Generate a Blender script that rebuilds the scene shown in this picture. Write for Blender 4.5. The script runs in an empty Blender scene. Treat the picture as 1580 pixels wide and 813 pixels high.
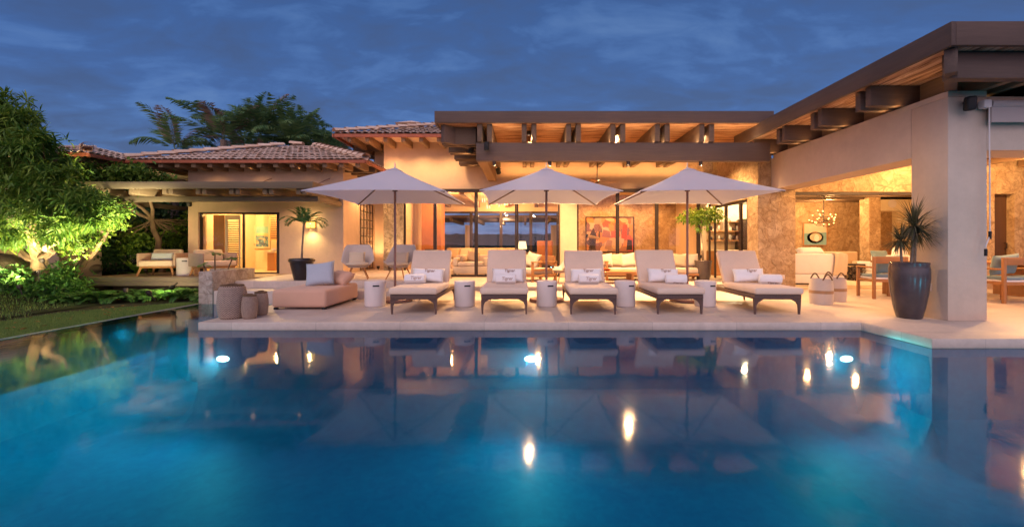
import bpy, bmesh, math, random
from mathutils import Vector, Matrix, Euler
R = math.radians
sc = bpy.context.scene
COL = sc.collection
F = 655.0; CX = 812.0; CY = 378.0; EYE = 1.1      # measured view of the place: focal length in px, vanishing point, eye height

def X(px, Y): return (px - CX) * Y / F
def Z(py, Y): return EYE - (py - CY) * Y / F

# ------------------------------------------------------------------ materials
def nodes_of(name):
    m = bpy.data.materials.new(name); m.use_nodes = True
    nt = m.node_tree; nt.nodes.clear()
    out = nt.nodes.new('ShaderNodeOutputMaterial')
    return m, nt, out
def N(nt, t, **kw):
    n = nt.nodes.new(t)
    for k, v in kw.items():
        if k in n.inputs.keys() if hasattr(n.inputs, 'keys') else False: n.inputs[k].default_value = v
        else: setattr(n, k, v)
    return n
def L(nt, a, b): nt.links.new(a, b)
def col(c, k=1.0): return (c[0]*k, c[1]*k, c[2]*k, 1)
def coords(nt, scale=(1,1,1), kind='Object', rot=(0,0,0)):
    tc = nt.nodes.new('ShaderNodeTexCoord'); mp = nt.nodes.new('ShaderNodeMapping')
    mp.inputs['Scale'].default_value = scale; mp.inputs['Rotation'].default_value = rot
    L(nt, tc.outputs[kind], mp.inputs['Vector']); return mp.outputs['Vector']
def noise(nt, vec, scale, detail=4, rough=.55, dist=0):
    n = nt.nodes.new('ShaderNodeTexNoise'); L(nt, vec, n.inputs['Vector'])
    n.inputs['Scale'].default_value = scale; n.inputs['Detail'].default_value = detail
    n.inputs['Roughness'].default_value = rough; n.inputs['Distortion'].default_value = dist
    return n
def ramp(nt, fac, stops):
    r = nt.nodes.new('ShaderNodeValToRGB'); L(nt, fac, r.inputs['Fac'])
    e = r.color_ramp.elements
    while len(e) > len(stops): e.remove(e[-1])
    while len(e) < len(stops): e.new(.5)
    for el, (p, c) in zip(e, stops):
        el.position = p; el.color = c if len(c) == 4 else (*c, 1)
    return r.outputs['Color']
def mixc(nt, fac, a, b, mode='MIX'):
    m = nt.nodes.new('ShaderNodeMix'); m.data_type = 'RGBA'; m.blend_type = mode
    for sock, v in ((m.inputs[0], fac), (m.inputs[6], a), (m.inputs[7], b)):
        if isinstance(v, (int, float)): sock.default_value = v
        elif isinstance(v, tuple): sock.default_value = v if len(v) == 4 else (*v, 1)
        else: L(nt, v, sock)
    return m.outputs[2]
def math_(nt, op, a, b=0.0, c=0.0):
    m = nt.nodes.new('ShaderNodeMath'); m.operation = op
    for i, v in enumerate((a, b, c)):
        if isinstance(v, (int, float)): m.inputs[i].default_value = v
        else: L(nt, v, m.inputs[i])
    return m.outputs[0]
def bump(nt, h, strength=.3, dist=.02, normal=None):
    b = nt.nodes.new('ShaderNodeBump'); L(nt, h, b.inputs['Height'])
    b.inputs['Strength'].default_value = strength; b.inputs['Distance'].default_value = dist
    if normal: L(nt, normal, b.inputs['Normal'])
    return b.outputs['Normal']
def principled(nt, out, base, rough=.7, spec=.3, metal=0, normal=None, sheen=0):
    p = nt.nodes.new('ShaderNodeBsdfPrincipled')
    if isinstance(base, tuple): p.inputs['Base Color'].default_value = base if len(base) == 4 else (*base, 1)
    else: L(nt, base, p.inputs['Base Color'])
    if isinstance(rough, (int, float)): p.inputs['Roughness'].default_value = rough
    else: L(nt, rough, p.inputs['Roughness'])
    p.inputs['Specular IOR Level'].default_value = spec; p.inputs['Metallic'].default_value = metal
    if sheen: p.inputs['Sheen Weight'].default_value = sheen
    if normal: L(nt, normal, p.inputs['Normal'])
    L(nt, p.outputs[0], out.inputs['Surface']); return p
def simple(name, c, rough=.7, spec=.3, metal=0, var=.12, nscale=6, bscale=0, bstr=.2, stretch=(1,1,1), sheen=0, bdist=.01):
    m, nt, out = nodes_of(name)
    v = coords(nt, stretch)
    n = noise(nt, v, nscale, 5)
    base = ramp(nt, n.outputs['Fac'], [(.25, col(c, 1-var)), (.75, col(c, 1+var))])
    nm = None
    if bscale:
        nb = noise(nt, v, bscale, 4); nm = bump(nt, nb.outputs['Fac'], bstr, bdist)
    principled(nt, out, base, rough, spec, metal, nm, sheen); return m
def emit(name, c, s):
    m, nt, out = nodes_of(name)
    e = nt.nodes.new('ShaderNodeEmission'); e.inputs[0].default_value = (*c, 1); e.inputs[1].default_value = s
    L(nt, e.outputs[0], out.inputs['Surface']); return m

def plaster(name, c, var=.15):
    m, nt, out = nodes_of(name); v = coords(nt)
    n1 = noise(nt, v, 1.1, 6, .6, .4); n2 = noise(nt, v, 9, 5, .65)
    a = ramp(nt, n1.outputs['Fac'], [(.3, col(c, 1-var)), (.7, col(c, 1+var))])
    b = mixc(nt, .25, a, ramp(nt, n2.outputs['Fac'], [(.3, col(c, .8)), (.7, col(c, 1.15))]))
    sv = coords(nt, (5, 5, .5)); ns = noise(nt, sv, 1.3, 4, .6)
    b = mixc(nt, .3, b, mixc(nt, ns.outputs['Fac'], col(c, .78), col(c, 1.12)))
    n3 = noise(nt, v, 26, 4, .7)
    principled(nt, out, b, .85, .2, 0, bump(nt, n3.outputs['Fac'], .18, .008, bump(nt, n2.outputs['Fac'], .15, .02))); return m
def stone(name, c1, c2, c3, scale=1.5, rough_s=.55):
    m, nt, out = nodes_of(name); v = coords(nt)
    w = noise(nt, v, 1.6, 3, .6)
    vv = mixc(nt, .30, v, w.outputs['Color'])
    vo = nt.nodes.new('ShaderNodeTexVoronoi'); vo.feature = 'F1'; L(nt, vv, vo.inputs['Vector']); vo.inputs['Scale'].default_value = scale
    ve = nt.nodes.new('ShaderNodeTexVoronoi'); ve.feature = 'DISTANCE_TO_EDGE'; L(nt, vv, ve.inputs['Vector']); ve.inputs['Scale'].default_value = scale
    sep = nt.nodes.new('ShaderNodeSeparateColor'); L(nt, vo.outputs['Color'], sep.inputs[0])
    cell = ramp(nt, sep.outputs[0], [(0, c1), (.5, c2), (1, c3)])
    n = noise(nt, v, 3.2, 8, .68, 1.2)
    vein = ramp(nt, n.outputs['Fac'], [(.3, col(c3, .75)), (.5, c2), (.72, col(c1, 1.15))])
    base = mixc(nt, .68, cell, vein)
    n5 = noise(nt, v, 4.2, 7, .72, 2.2)
    base = mixc(nt, math_(nt, 'MULTIPLY', ramp(nt, n5.outputs['Fac'], [(.5, (0,0,0)), (.62, (1,1,1))]), .7), base, col(c3, .72))
    joint = ramp(nt, ve.outputs['Distance'], [(0, (.35,.35,.35)), (.035, (1,1,1))])
    base = mixc(nt, joint, col(c3, .95), base)
    nb = noise(nt, v, 7, 9, .72, .8)
    h = math_(nt, 'ADD', math_(nt, 'MULTIPLY', joint, .35), nb.outputs['Fac'])
    h = math_(nt, 'ADD', h, math_(nt, 'MULTIPLY', sep.outputs[1], .5))
    principled(nt, out, base, .85, .2, 0, bump(nt, h, rough_s, .16)); return m
def wood(name, c, axis='x', var=.3, rough=.65):
    m, nt, out = nodes_of(name)
    s = {'x': (.9, 16, 16), 'y': (16, .9, 16), 'z': (16, 16, .9)}[axis]
    v = coords(nt, s); n = noise(nt, v, 1.6, 7, .7, .5)
    v2 = coords(nt); n2 = noise(nt, v2, .9, 3)
    a = ramp(nt, n.outputs['Fac'], [(.25, col(c, 1-var)), (.55, c), (.8, col(c, 1+var))])
    b = mixc(nt, .35, a, ramp(nt, n2.outputs['Fac'], [(.3, col(c, .7)), (.7, col(c, 1.25))]))
    principled(nt, out, b, rough, .25, 0, bump(nt, n.outputs['Fac'], .35, .012)); return m
def paving(name, c, bw=1.2, rh=.6, rough=.42):
    m, nt, out = nodes_of(name); v = coords(nt)
    b = nt.nodes.new('ShaderNodeTexBrick'); L(nt, v, b.inputs['Vector'])
    b.inputs['Scale'].default_value = 1; b.inputs['Mortar Size'].default_value = .006; b.inputs['Brick Width'].default_value = bw
    b.inputs['Row Height'].default_value = rh; b.inputs['Color1'].default_value = col(c, .80); b.inputs['Color2'].default_value = col(c, 1.16)
    b.inputs['Mortar'].default_value = col(c, .5)
    n = noise(nt, v, 2.2, 7, .65, .8); n2 = noise(nt, v, 14, 4)
    a = mixc(nt, .55, b.outputs['Color'], ramp(nt, n.outputs['Fac'], [(.3, col(c, .78)), (.7, col(c, 1.16))]))
    a = mixc(nt, .2, a, ramp(nt, n2.outputs['Fac'], [(.35, col(c, .7)), (.65, col(c, 1.2))]))
    rr = ramp(nt, n.outputs['Fac'], [(.3, (rough-.08,)*3), (.7, (rough+.12,)*3)])
    principled(nt, out, a, rr, .4, 0, bump(nt, n2.outputs['Fac'], .08, .004)); return m
def leafmat(name, stops, trans=.3, rough=.55):
    m, nt, out = nodes_of(name)
    g = nt.nodes.new('ShaderNodeNewGeometry'); v = coords(nt)
    n = noise(nt, v, 1.3, 3)
    f = math_(nt, 'ADD', math_(nt, 'MULTIPLY', g.outputs['Random Per Island'], .6), math_(nt, 'MULTIPLY', n.outputs['Fac'], .4))
    c = ramp(nt, f, stops)
    d = nt.nodes.new('ShaderNodeBsdfPrincipled'); L(nt, c, d.inputs['Base Color']); d.inputs['Roughness'].default_value = rough; d.inputs['Specular IOR Level'].default_value = .3
    t = nt.nodes.new('ShaderNodeBsdfTranslucent'); L(nt, c, t.inputs['Color'])
    mx = nt.nodes.new('ShaderNodeMixShader'); mx.inputs[0].default_value = trans
    L(nt, d.outputs[0], mx.inputs[1]); L(nt, t.outputs[0], mx.inputs[2]); L(nt, mx.outputs[0], out.inputs['Surface']); return m
def fabric(name, c, weave=140, var=.06, trans=0):
    m, nt, out = nodes_of(name); v = coords(nt)
    n = noise(nt, v, 3, 4); n2 = noise(nt, v, weave, 2)
    base = mixc(nt, .4, ramp(nt, n.outputs['Fac'], [(.3, col(c, 1-var)), (.7, col(c, 1+var))]), ramp(nt, n2.outputs['Fac'], [(.3, col(c, .85)), (.7, col(c, 1.08))]))
    n3 = noise(nt, v, 7, 3)
    p = principled(nt, out, base, .9, .15, 0, bump(nt, n3.outputs['Fac'], .25, .02, bump(nt, n2.outputs['Fac'], .15, .002)), .2)
    if trans:
        t = nt.nodes.new('ShaderNodeBsdfTranslucent'); t.inputs[0].default_value = (*c, 1)
        mx = nt.nodes.new('ShaderNodeMixShader'); mx.inputs[0].default_value = trans
        L(nt, p.outputs[0], mx.inputs[1]); L(nt, t.outputs[0], mx.inputs[2]); L(nt, mx.outputs[0], out.inputs['Surface'])
    return m
def herringbone(name, c1, c2, nu, nv):
    m, nt, out = nodes_of(name)
    tc = nt.nodes.new('ShaderNodeTexCoord'); sp = nt.nodes.new('ShaderNodeSeparateXYZ'); L(nt, tc.outputs['UV'], sp.inputs[0])
    zig = math_(nt, 'PINGPONG', math_(nt, 'MULTIPLY', sp.outputs[0], nu), .5)
    f = math_(nt, 'FRACT', math_(nt, 'ADD', math_(nt, 'MULTIPLY', sp.outputs[1], nv), math_(nt, 'MULTIPLY', zig, 1.6)))
    tri = math_(nt, 'PINGPONG', f, .5)
    n = noise(nt, coords(nt), 30, 3)
    tt = math_(nt, 'ADD', tri, math_(nt, 'MULTIPLY', math_(nt, 'SUBTRACT', n.outputs['Fac'], .5), .25))
    base = ramp(nt, tt, [(.14, c2), (.3, c1)])
    principled(nt, out, base, .7, .3, 0, bump(nt, tri, .8, .012)); return m
def glassmat(name, ior=1.5, tint=(.96,.97,.97), rough=0.0, boost=1.0):
    m, nt, out = nodes_of(name)
    fr = nt.nodes.new('ShaderNodeFresnel'); g0 = nt.nodes.new('ShaderNodeNewGeometry')
    L(nt, math_(nt, 'MULTIPLY_ADD', g0.outputs['Backfacing'], 1/ior-ior, ior), fr.inputs[0])      # the same reflection from either side of the pane
    t = nt.nodes.new('ShaderNodeBsdfTransparent'); t.inputs[0].default_value = (*tint, 1)
    g = nt.nodes.new('ShaderNodeBsdfGlossy'); g.inputs['Roughness'].default_value = rough
    mx = nt.nodes.new('ShaderNodeMixShader'); L(nt, math_(nt, 'MULTIPLY', fr.outputs[0], boost), mx.inputs[0])
    L(nt, t.outputs[0], mx.inputs[1]); L(nt, g.outputs[0], mx.inputs[2]); L(nt, mx.outputs[0], out.inputs['Surface']); return m

# ------------------------------------------------------------------ mesh builder
class MB:
    def __init__(s): s.v = []; s.f = []; s.uv = {}
    def add(s, vs, fs, M=None):
        o = len(s.v)
        s.v += [tuple(M @ Vector(p)) if M else tuple(p) for p in vs]
        s.f += [tuple(i + o for i in f) for f in fs]; return s
    def box(s, x0, x1, y0, y1, z0, z1, M=None):
        vs = [(x0,y0,z0),(x1,y0,z0),(x1,y1,z0),(x0,y1,z0),(x0,y0,z1),(x1,y0,z1),(x1,y1,z1),(x0,y1,z1)]
        return s.add(vs, [(0,3,2,1),(4,5,6,7),(0,1,5,4),(1,2,6,5),(2,3,7,6),(3,0,4,7)], M)
    def beam(s, a, b, w, h):                      # rectangular bar from a to b, w across, h upright
        a, b = Vector(a), Vector(b); d = (b-a); ln = d.length; d.normalize()
        up = Vector((0,0,1)) if abs(d.z) < .95 else Vector((0,1,0))
        sx = d.cross(up).normalized(); uz = sx.cross(d).normalized()
        vs = []
        for p in (a, b):
            for i, j in ((-1,-1),(1,-1),(1,1),(-1,1)): vs.append(p + sx*i*w/2 + uz*j*h/2)
        return s.add(vs, [(0,1,2,3),(7,6,5,4),(0,4,5,1),(1,5,6,2),(2,6,7,3),(3,7,4,0)])
    def tube(s, pts, rad, seg=8, cap=True):
        pts = [Vector(p) for p in pts]; n = len(pts)
        if not isinstance(rad, (list, tuple)): rad = [rad]*n
        o = len(s.v); prev = None
        for i, p in enumerate(pts):
            d = (pts[min(i+1, n-1)] - pts[max(i-1, 0)]).normalized()
            if prev is None:
                r = d.cross(Vector((0,0,1)) if abs(d.z) < .9 else Vector((1,0,0))).normalized()
            else: r = (prev - d*prev.dot(d)).normalized()
            prev = r; q = d.cross(r)
            for k in range(seg):
                t = 2*math.pi*k/seg; s.v.append(tuple(p + (r*math.cos(t) + q*math.sin(t))*rad[i]))
        for i in range(n-1):
            for k in range(seg):
                a = o+i*seg+k; b = o+i*seg+(k+1)%seg; s.f.append((a, b, b+seg, a+seg))
        if cap:
            s.f.append(tuple(o+k for k in reversed(range(seg)))); s.f.append(tuple(o+(n-1)*seg+k for k in range(seg)))
        return s
    def lathe(s, prof, seg=28, c=(0,0,0)):        # profile [(r, z)] turned about z; gets UVs
        o = len(s.v); n = len(prof)
        for r, z in prof:
            for k in range(seg):
                t = 2*math.pi*k/seg; s.v.append((c[0]+r*math.cos(t), c[1]+r*math.sin(t), c[2]+z))
        ln = [0]
        for i in range(1, n): ln.append(ln[-1] + math.hypot(prof[i][0]-prof[i-1][0], prof[i][1]-prof[i-1][1]))
        T = ln[-1] or 1
        for i in range(n-1):
            for k in range(seg):
                a = o+i*seg+k; b = o+i*seg+(k+1)%seg
                s.uv[len(s.f)] = ((k/seg, ln[i]/T), ((k+1)/seg, ln[i]/T), ((k+1)/seg, ln[i+1]/T), (k/seg, ln[i+1]/T))
                s.f.append((a, b, b+seg, a+seg))
        if prof[0][0] > 1e-5: s.f.append(tuple(o+k for k in reversed(range(seg))))
        if prof[-1][0] > 1e-5: s.f.append(tuple(o+(n-1)*seg+k for k in range(seg)))
        return s
    def loft(s, secs, M=None):                    # sections (cx, cy, z, hx, hy) from bottom to top
        vs = []; fs = []
        for cx, cy, z, hx, hy in secs: vs += [(cx-hx,cy-hy,z),(cx+hx,cy-hy,z),(cx+hx,cy+hy,z),(cx-hx,cy+hy,z)]
        for i in range(len(secs)-1):
            for k in range(4): a = i*4+k; b = i*4+(k+1)%4; fs.append((a, b, b+4, a+4))
        n = (len(secs)-1)*4; fs += [(3,2,1,0), (n,n+1,n+2,n+3)]
        return s.add(vs, fs, M)
    def prism(s, poly, z0, z1, M=None):           # polygon (x, y) counter-clockwise, upright
        n = len(poly); vs = [(x,y,z0) for x,y in poly] + [(x,y,z1) for x,y in poly]
        fs = [tuple(reversed(range(n))), tuple(range(n, 2*n))] + [(i, (i+1)%n, (i+1)%n+n, i+n) for i in range(n)]
        return s.add(vs, fs, M)
    def ball(s, c, r, seg=12, rings=8, sq=(1,1,1)):
        o = len(s.v); 
        for i in range(rings+1):
            a = math.pi*i/rings
            for k in range(seg):
                t = 2*math.pi*k/seg
                s.v.append((c[0]+r*sq[0]*math.sin(a)*math.cos(t), c[1]+r*sq[1]*math.sin(a)*math.sin(t), c[2]+r*sq[2]*math.cos(a)))
        for i in range(rings):
            for k in range(seg):
                a = o+i*seg+k; b = o+i*seg+(k+1)%seg; s.f.append((a, a+seg, b+seg, b))
        return s
    def pillow(s, w, h, t, n=14, M=None, pinch=.1):   # in the xz plane, thickness along y, centred
        vs = []; fs = []
        for sgn in (-1, 1):
            for j in range(n+1):
                for i in range(n+1):
                    u = 2*i/n-1; v = 2*j/n-1
                    k = (max(0, 1-u**4)*max(0, 1-v**4))**.5
                    pu = 1 - pinch*(1-v*v)*abs(u)**3*.55; pv = 1 - pinch*(1-u*u)*abs(v)**3
                    wr = .06*math.sin(5*u+3*v)*math.cos(4*v-2*u)*k
                    vs.append((u*w/2*pu, sgn*t/2*(k**.75)*(1+wr), v*h/2*pv))
        m = (n+1)*(n+1)
        for j in range(n):
            for i in range(n):
                a = j*(n+1)+i; fs.append((a, a+1, a+n+2, a+n+1)); fs.append((m+a+n+1, m+a+n+2, m+a+1, m+a))
        s.add(vs, fs, M); s.weld = True; return s
    weld = False
    def build(s, name, mat, parent=None, world=False, bevel=0, seg=2, smooth=False, angle=40, loc=None):
        me = bpy.data.meshes.new(name); me.from_pydata(s.v, [], s.f)
        if s.uv:
            ul = me.uv_layers.new(name='UVMap')
            for p in me.polygons:
                q = s.uv.get(p.index)
                if q:
                    for li, c in zip(p.loop_indices, q): ul.data[li].uv = c
        if bevel or s.weld:
            bm = bmesh.new(); bm.from_mesh(me)
            if s.weld: bmesh.ops.remove_doubles(bm, verts=bm.verts, dist=1e-4)
            if bevel:
                ed = [e for e in bm.edges if len(e.link_faces) == 2 and e.calc_face_angle(0) > R(30)]
                bmesh.ops.bevel(bm, geom=ed, offset=bevel, segments=seg, profile=.5, affect='EDGES', clamp_overlap=True)
            bm.to_mesh(me); bm.free()
        me.materials.append(mat)
        if smooth or s.weld or bevel:
            me.polygons.foreach_set('use_smooth', [True]*len(me.polygons))
            if not (s.weld): me.set_sharp_from_angle(angle=R(angle))
        me.update()
        o = bpy.data.objects.new(name, me); COL.objects.link(o)
        if parent is not None:
            o.parent = parent
            if world:
                p = parent; off = Vector()
                while p is not None: off += p.location; p = p.parent
                o.location = -off
        if loc is not None: o.location = loc
        return o

def tag(o, label=None, cat=None, group=None, kind=None):
    if label: o['label'] = label
    if cat: o['category'] = cat
    if group: o['group'] = group
    if kind: o['kind'] = kind
    return o
def thing(name, label, cat, loc=(0,0,0), rotz=0, group=None, scale=None):
    o = bpy.data.objects.new(name, None); COL.objects.link(o); o.empty_display_size = .1
    o.location = loc; o.rotation_euler = (0,0,rotz)
    if scale: o.scale = (scale,)*3
    return tag(o, label, cat, group)
def structure(name, mb, mat, **kw): return tag(mb.build(name, mat, **kw), kind='structure')
def dup(root, loc, rotz=0, label=None, group=None, scale=None, deep=True):
    kids = {}
    for o in bpy.data.objects:
        if o.parent: kids.setdefault(o.parent, []).append(o)
    def cp(o, parent):
        c = o.copy(); COL.objects.link(c)
        if parent: c.parent = parent
        for k in kids.get(o, []): cp(k, c)
        return c
    r = cp(root, None); r.location = loc; r.rotation_euler = (r.rotation_euler.x if root.type == 'MESH' else 0, 0 if root.type != 'MESH' else r.rotation_euler.y, rotz)
    if label: r['label'] = label
    if group: r['group'] = group
    if scale: r.scale = (scale,)*3
    return r
def light(kind, loc, energy, color=(1,.7,.4), rot=None, parent=None, size=.05, name=None, spot=90, blend=.6, size_y=None):
    d = bpy.data.lights.new(name or 'lamp_light', kind); d.energy = energy; d.color = color
    if kind == 'AREA':
        d.size = size
        if size_y: d.shape = 'RECTANGLE'; d.size_y = size_y
    else: d.shadow_soft_size = size
    if kind == 'SPOT': d.spot_size = R(spot); d.spot_blend = blend
    o = bpy.data.objects.new(d.name, d); COL.objects.link(o); o.location = loc
    if rot: o.rotation_euler = rot
    if parent:
        o.parent = parent
        p = parent; off = Vector()
        while p is not None: off += p.location; p = p.parent
        o.location = Vector(loc) - off
    return o
def aim(o, target, src=None):
    d = Vector(target) - Vector(src if src else o.location); o.rotation_euler = d.to_track_quat('-Z', 'Y').to_euler()
WARM = (1, .50, .17); WARM2 = (1, .58, .25)
# ------------------------------------------------------------------ palette
M_plaster = plaster('plaster_warm', (.56,.45,.36))
M_plaster2 = plaster('plaster_peach', (.64,.46,.31))
M_interior = plaster('interior_plaster', (.66,.50,.33), .05)
M_cream = plaster('cream_wall', (.72,.60,.40), .04)
M_stone = stone('tan_stone', (.62,.46,.29,1), (.50,.35,.20,1), (.36,.22,.11,1), 3.6)
M_stone_pale = stone('pale_stone', (.56,.46,.38,1), (.46,.36,.29,1), (.34,.24,.18,1), 4.5, .5)
M_split = stone('split_stone', (.50,.42,.30,1), (.42,.34,.24,1), (.28,.22,.15,1), 7, 1.0)
M_deck = paving('travertine', (.56,.46,.385))
M_deck_in = paving('interior_floor', (.62,.47,.30), 1.0, 1.0, .35)
M_bx = wood('beam_grey_x', (.112,.076,.062), 'x'); M_by = wood('beam_grey_y', (.104,.072,.060), 'y')
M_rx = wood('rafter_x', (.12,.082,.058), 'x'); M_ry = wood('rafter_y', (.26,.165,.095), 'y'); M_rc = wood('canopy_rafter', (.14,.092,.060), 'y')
M_olive_x = wood('olive_timber_x', (.15,.115,.072), 'x'); M_olive_y = wood('olive_timber_y', (.20,.14,.08), 'y')
M_teak = wood('teak', (.40,.19,.075), 'z', .2, .5); M_teakx = wood('teak_x', (.40,.19,.075), 'x', .2, .5)
M_greydeck = wood('weathered_deck', (.22,.17,.13), 'x')
M_dark = simple('dark_bronze', (.035,.024,.02), .45, .4, .3)
M_black = simple('black_plastic', (.012,.012,.013), .5, .3)
M_gutter = simple('copper_gutter', (.36,.10,.045), .5, .4, .2, .25, 5)
M_glass = glassmat('window_glass', 1.5, (.96,.96,.96), 0, .85)
M_white = fabric('white_linen', (.80,.77,.76)); M_canopy = fabric('canopy_cloth', (.81,.80,.84), 200, .03, .45)
M_cushion = fabric('sand_cushion', (.72,.55,.42)); M_peach = fabric('peach_cloth', (.64,.38,.265), 120, .05)
M_grey_cush = fabric('slate_cushion', (.40,.44,.50)); M_blue = fabric('blue_cushion', (.19,.28,.32))
M_beige = fabric('beige_cloth', (.62,.50,.36)); M_tan = fabric('tan_cloth', (.50,.36,.23)); M_pinkw = fabric('rope_weave', (.45,.31,.24), 60, .1)
M_rattan = simple('brown_rattan', (.105,.06,.048), .5, .4, 0, .5, 60, 45, .8, (1,1,2.2))
M_bronze = simple('brown_metal', (.12,.07,.058), .4, .5, .3)
M_mauve = simple('mauve_metal', (.25,.135,.115), .45, .5, .2)
M_drum = simple('white_concrete', (.66,.59,.56), .8, .2, 0, .05, 4, 40, .1)
M_pot = simple('black_glaze', (.022,.017,.018), .28, .5, 0, .3, 5)
M_potbig = simple('slate_glaze', (.062,.046,.048), .22, .55, 0, .35, 4, 12, .06)
M_soil = simple('soil', (.035,.022,.015), .95, .1, 0, .4, 12, 25, .6)
M_rope = simple('rope', (.16,.10,.06), .9, .1); M_weave = fabric('cream_weave', (.58,.49,.42), 90, .08)
M_band = fabric('tan_band', (.36,.22,.12), 90)
M_basket = herringbone('zigzag_weave', (.56,.40,.30,1), (.09,.055,.05,1), 30, 25)
M_ink = simple('taupe_thread', (.40,.27,.22), .9, .1)
M_bulb = emit('bulb_glow', (1,.50,.13), 9); M_lens = emit('downlight_glow', (1,.78,.5), 40)
M_shade = emit('lit_shade', (1,.72,.36), 2.2); M_poollens = emit('pool_lens', (.75,1,1), 22)
M_amber = emit('amber_glass', (1,.58,.10), 3.2)
M_bark = simple('bark', (.20,.135,.085), .9, .1, 0, .35, 9, 20, .8, (1,1,.35)); M_palmbark = simple('palm_bark', (.22,.17,.13), .9, .1, 0, .3, 10, 25, .6)
M_rock = simple('boulder_rock', (.30,.22,.14), .9, .15, 0, .35, 3, 5, 1.0, (1,1,1), 0, .08)
G = lambda *s: [(p, (*c, 1)) for p, c in s]
M_leaf_long = leafmat('long_leaf', G((.15, (.05,.13,.018)), (.5, (.13,.24,.03)), (.85, (.27,.36,.045))))
M_leaf_round = leafmat('round_leaf', G((.15, (.05,.12,.018)), (.5, (.12,.23,.028)), (.85, (.25,.33,.04))))
M_leaf_dark = leafmat('dark_leaf', G((.2, (.02,.06,.022)), (.5, (.045,.11,.034)), (.85, (.10,.17,.045))))
M_fern = leafmat('fern_leaf', G((.2, (.03,.10,.025)), (.5, (.07,.19,.04)), (.85, (.14,.27,.05))))
M_palm = leafmat('palm_leaf', G((.2, (.07,.16,.07)), (.5, (.13,.25,.09)), (.85, (.25,.34,.12))))
M_palmdry = leafmat('dry_frond', G((.2, (.19,.12,.09)), (.5, (.32,.21,.16)), (.85, (.44,.31,.24))))
M_potpalm = leafmat('pot_palm_leaf', G((.2, (.03,.09,.02)), (.5, (.07,.16,.03)), (.85, (.13,.22,.05))))
M_drac = leafmat('dracaena_leaf', G((.2, (.05,.055,.032)), (.5, (.10,.105,.055)), (.85, (.19,.16,.10))))
M_yellowgreen = leafmat('lime_leaf', G((.2, (.07,.14,.015)), (.5, (.16,.25,.02)), (.85, (.28,.35,.04))))
def _tile():
    m, nt, out = nodes_of('clay_tile')
    g = nt.nodes.new('ShaderNodeNewGeometry'); v = coords(nt); n = noise(nt, v, 5, 5)
    c = ramp(nt, g.outputs['Random Per Island'], [(0, (.62,.40,.27,1)), (.5, (.78,.54,.39,1)), (1, (.84,.66,.52,1))])
    c = mixc(nt, .5, c, ramp(nt, n.outputs['Fac'], [(.3, (.58,.38,.26,1)), (.7, (.84,.66,.51,1))]))
    principled(nt, out, c, .85, .15, 0, bump(nt, n.outputs['Fac'], .2, .01)); return m
M_tile = _tile()
def _reed():
    m, nt, out = nodes_of('reed_mat'); 
    def mk(axis):
        s = (1.2, 46, 1) if axis == 'x' else (46, 1.2, 1)
        return s
    v = coords(nt, (1.1, 17, 1)); n = noise(nt, v, 1.0, 6, .7, .9)
    c = ramp(nt, n.outputs['Fac'], [(.36, (.07,.025,.012,1)), (.47, (.34,.15,.065,1)), (.53, (.48,.25,.12,1)), (.66, (.68,.42,.24,1))])
    principled(nt, out, c, .8, .2, 0, bump(nt, n.outputs['Fac'], .8, .02)); return m
M_reed = _reed()
def _reedy():
    m, nt, out = nodes_of('reed_mat_deepwise')
    v = coords(nt, (17, 1.1, 1)); n = noise(nt, v, 1.0, 6, .7, .9)
    c = ramp(nt, n.outputs['Fac'], [(.36, (.08,.035,.02,1)), (.47, (.36,.20,.12,1)), (.53, (.50,.31,.20,1)), (.66, (.70,.50,.36,1))])
    principled(nt, out, c, .8, .2, 0, bump(nt, n.outputs['Fac'], .8, .02)); return m
M_reedy = _reedy()

# ------------------------------------------------------------------ world, sun, camera
w = bpy.data.worlds.new('World'); sc.world = w; w.use_nodes = True
nt = w.node_tree; nt.nodes.clear()
wo = nt.nodes.new('ShaderNodeOutputWorld'); bg = nt.nodes.new('ShaderNodeBackground')
sky = nt.nodes.new('ShaderNodeTexSky'); sky.sky_type = 'NISHITA'; sky.sun_disc = False
sky.sun_elevation = R(1.5); sky.sun_rotation = R(195); sky.altitude = 0
tc = nt.nodes.new('ShaderNodeTexCoord'); sep = nt.nodes.new('ShaderNodeSeparateXYZ'); L(nt, tc.outputs['Generated'], sep.inputs[0])
elev = ramp(nt, sep.outputs[2], [(0, (.115,.225,.45)), (.10, (.078,.19,.47)), (.28, (.043,.128,.39)), (.6, (.024,.085,.28)), (1, (.022,.075,.24))])
# cloud deck: directions projected on a flat layer so streaks foreshorten towards the horizon
zz = math_(nt, 'ADD', math_(nt, 'MAXIMUM', sep.outputs[2], 0.0), .22)
cmb = nt.nodes.new('ShaderNodeCombineXYZ')
L(nt, math_(nt, 'DIVIDE', sep.outputs[0], zz), cmb.inputs[0]); L(nt, math_(nt, 'DIVIDE', sep.outputs[1], zz), cmb.inputs[1])
mp = nt.nodes.new('ShaderNodeMapping'); mp.inputs['Rotation'].default_value = (0, 0, R(-24)); mp.inputs['Scale'].default_value = (1.1, 1.9, 1)
L(nt, cmb.outputs[0], mp.inputs['Vector'])
c1 = noise(nt, mp.outputs[0], 1.7, 6, .55, .6); c2 = noise(nt, mp.outputs[0], 5.0, 5, .55, .5)
cf = math_(nt, 'ADD', math_(nt, 'MULTIPLY', c1.outputs['Fac'], .68), math_(nt, 'MULTIPLY', c2.outputs['Fac'], .32))
dark = mixc(nt, ramp(nt, cf, [(.42, (0,0,0)), (.60, (.8,.8,.8))]), elev, (.042,.085,.225))
lightc = mixc(nt, ramp(nt, cf, [(.32, (.42,.42,.42)), (.48, (0,0,0))]), dark, (.14,.265,.54))
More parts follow.
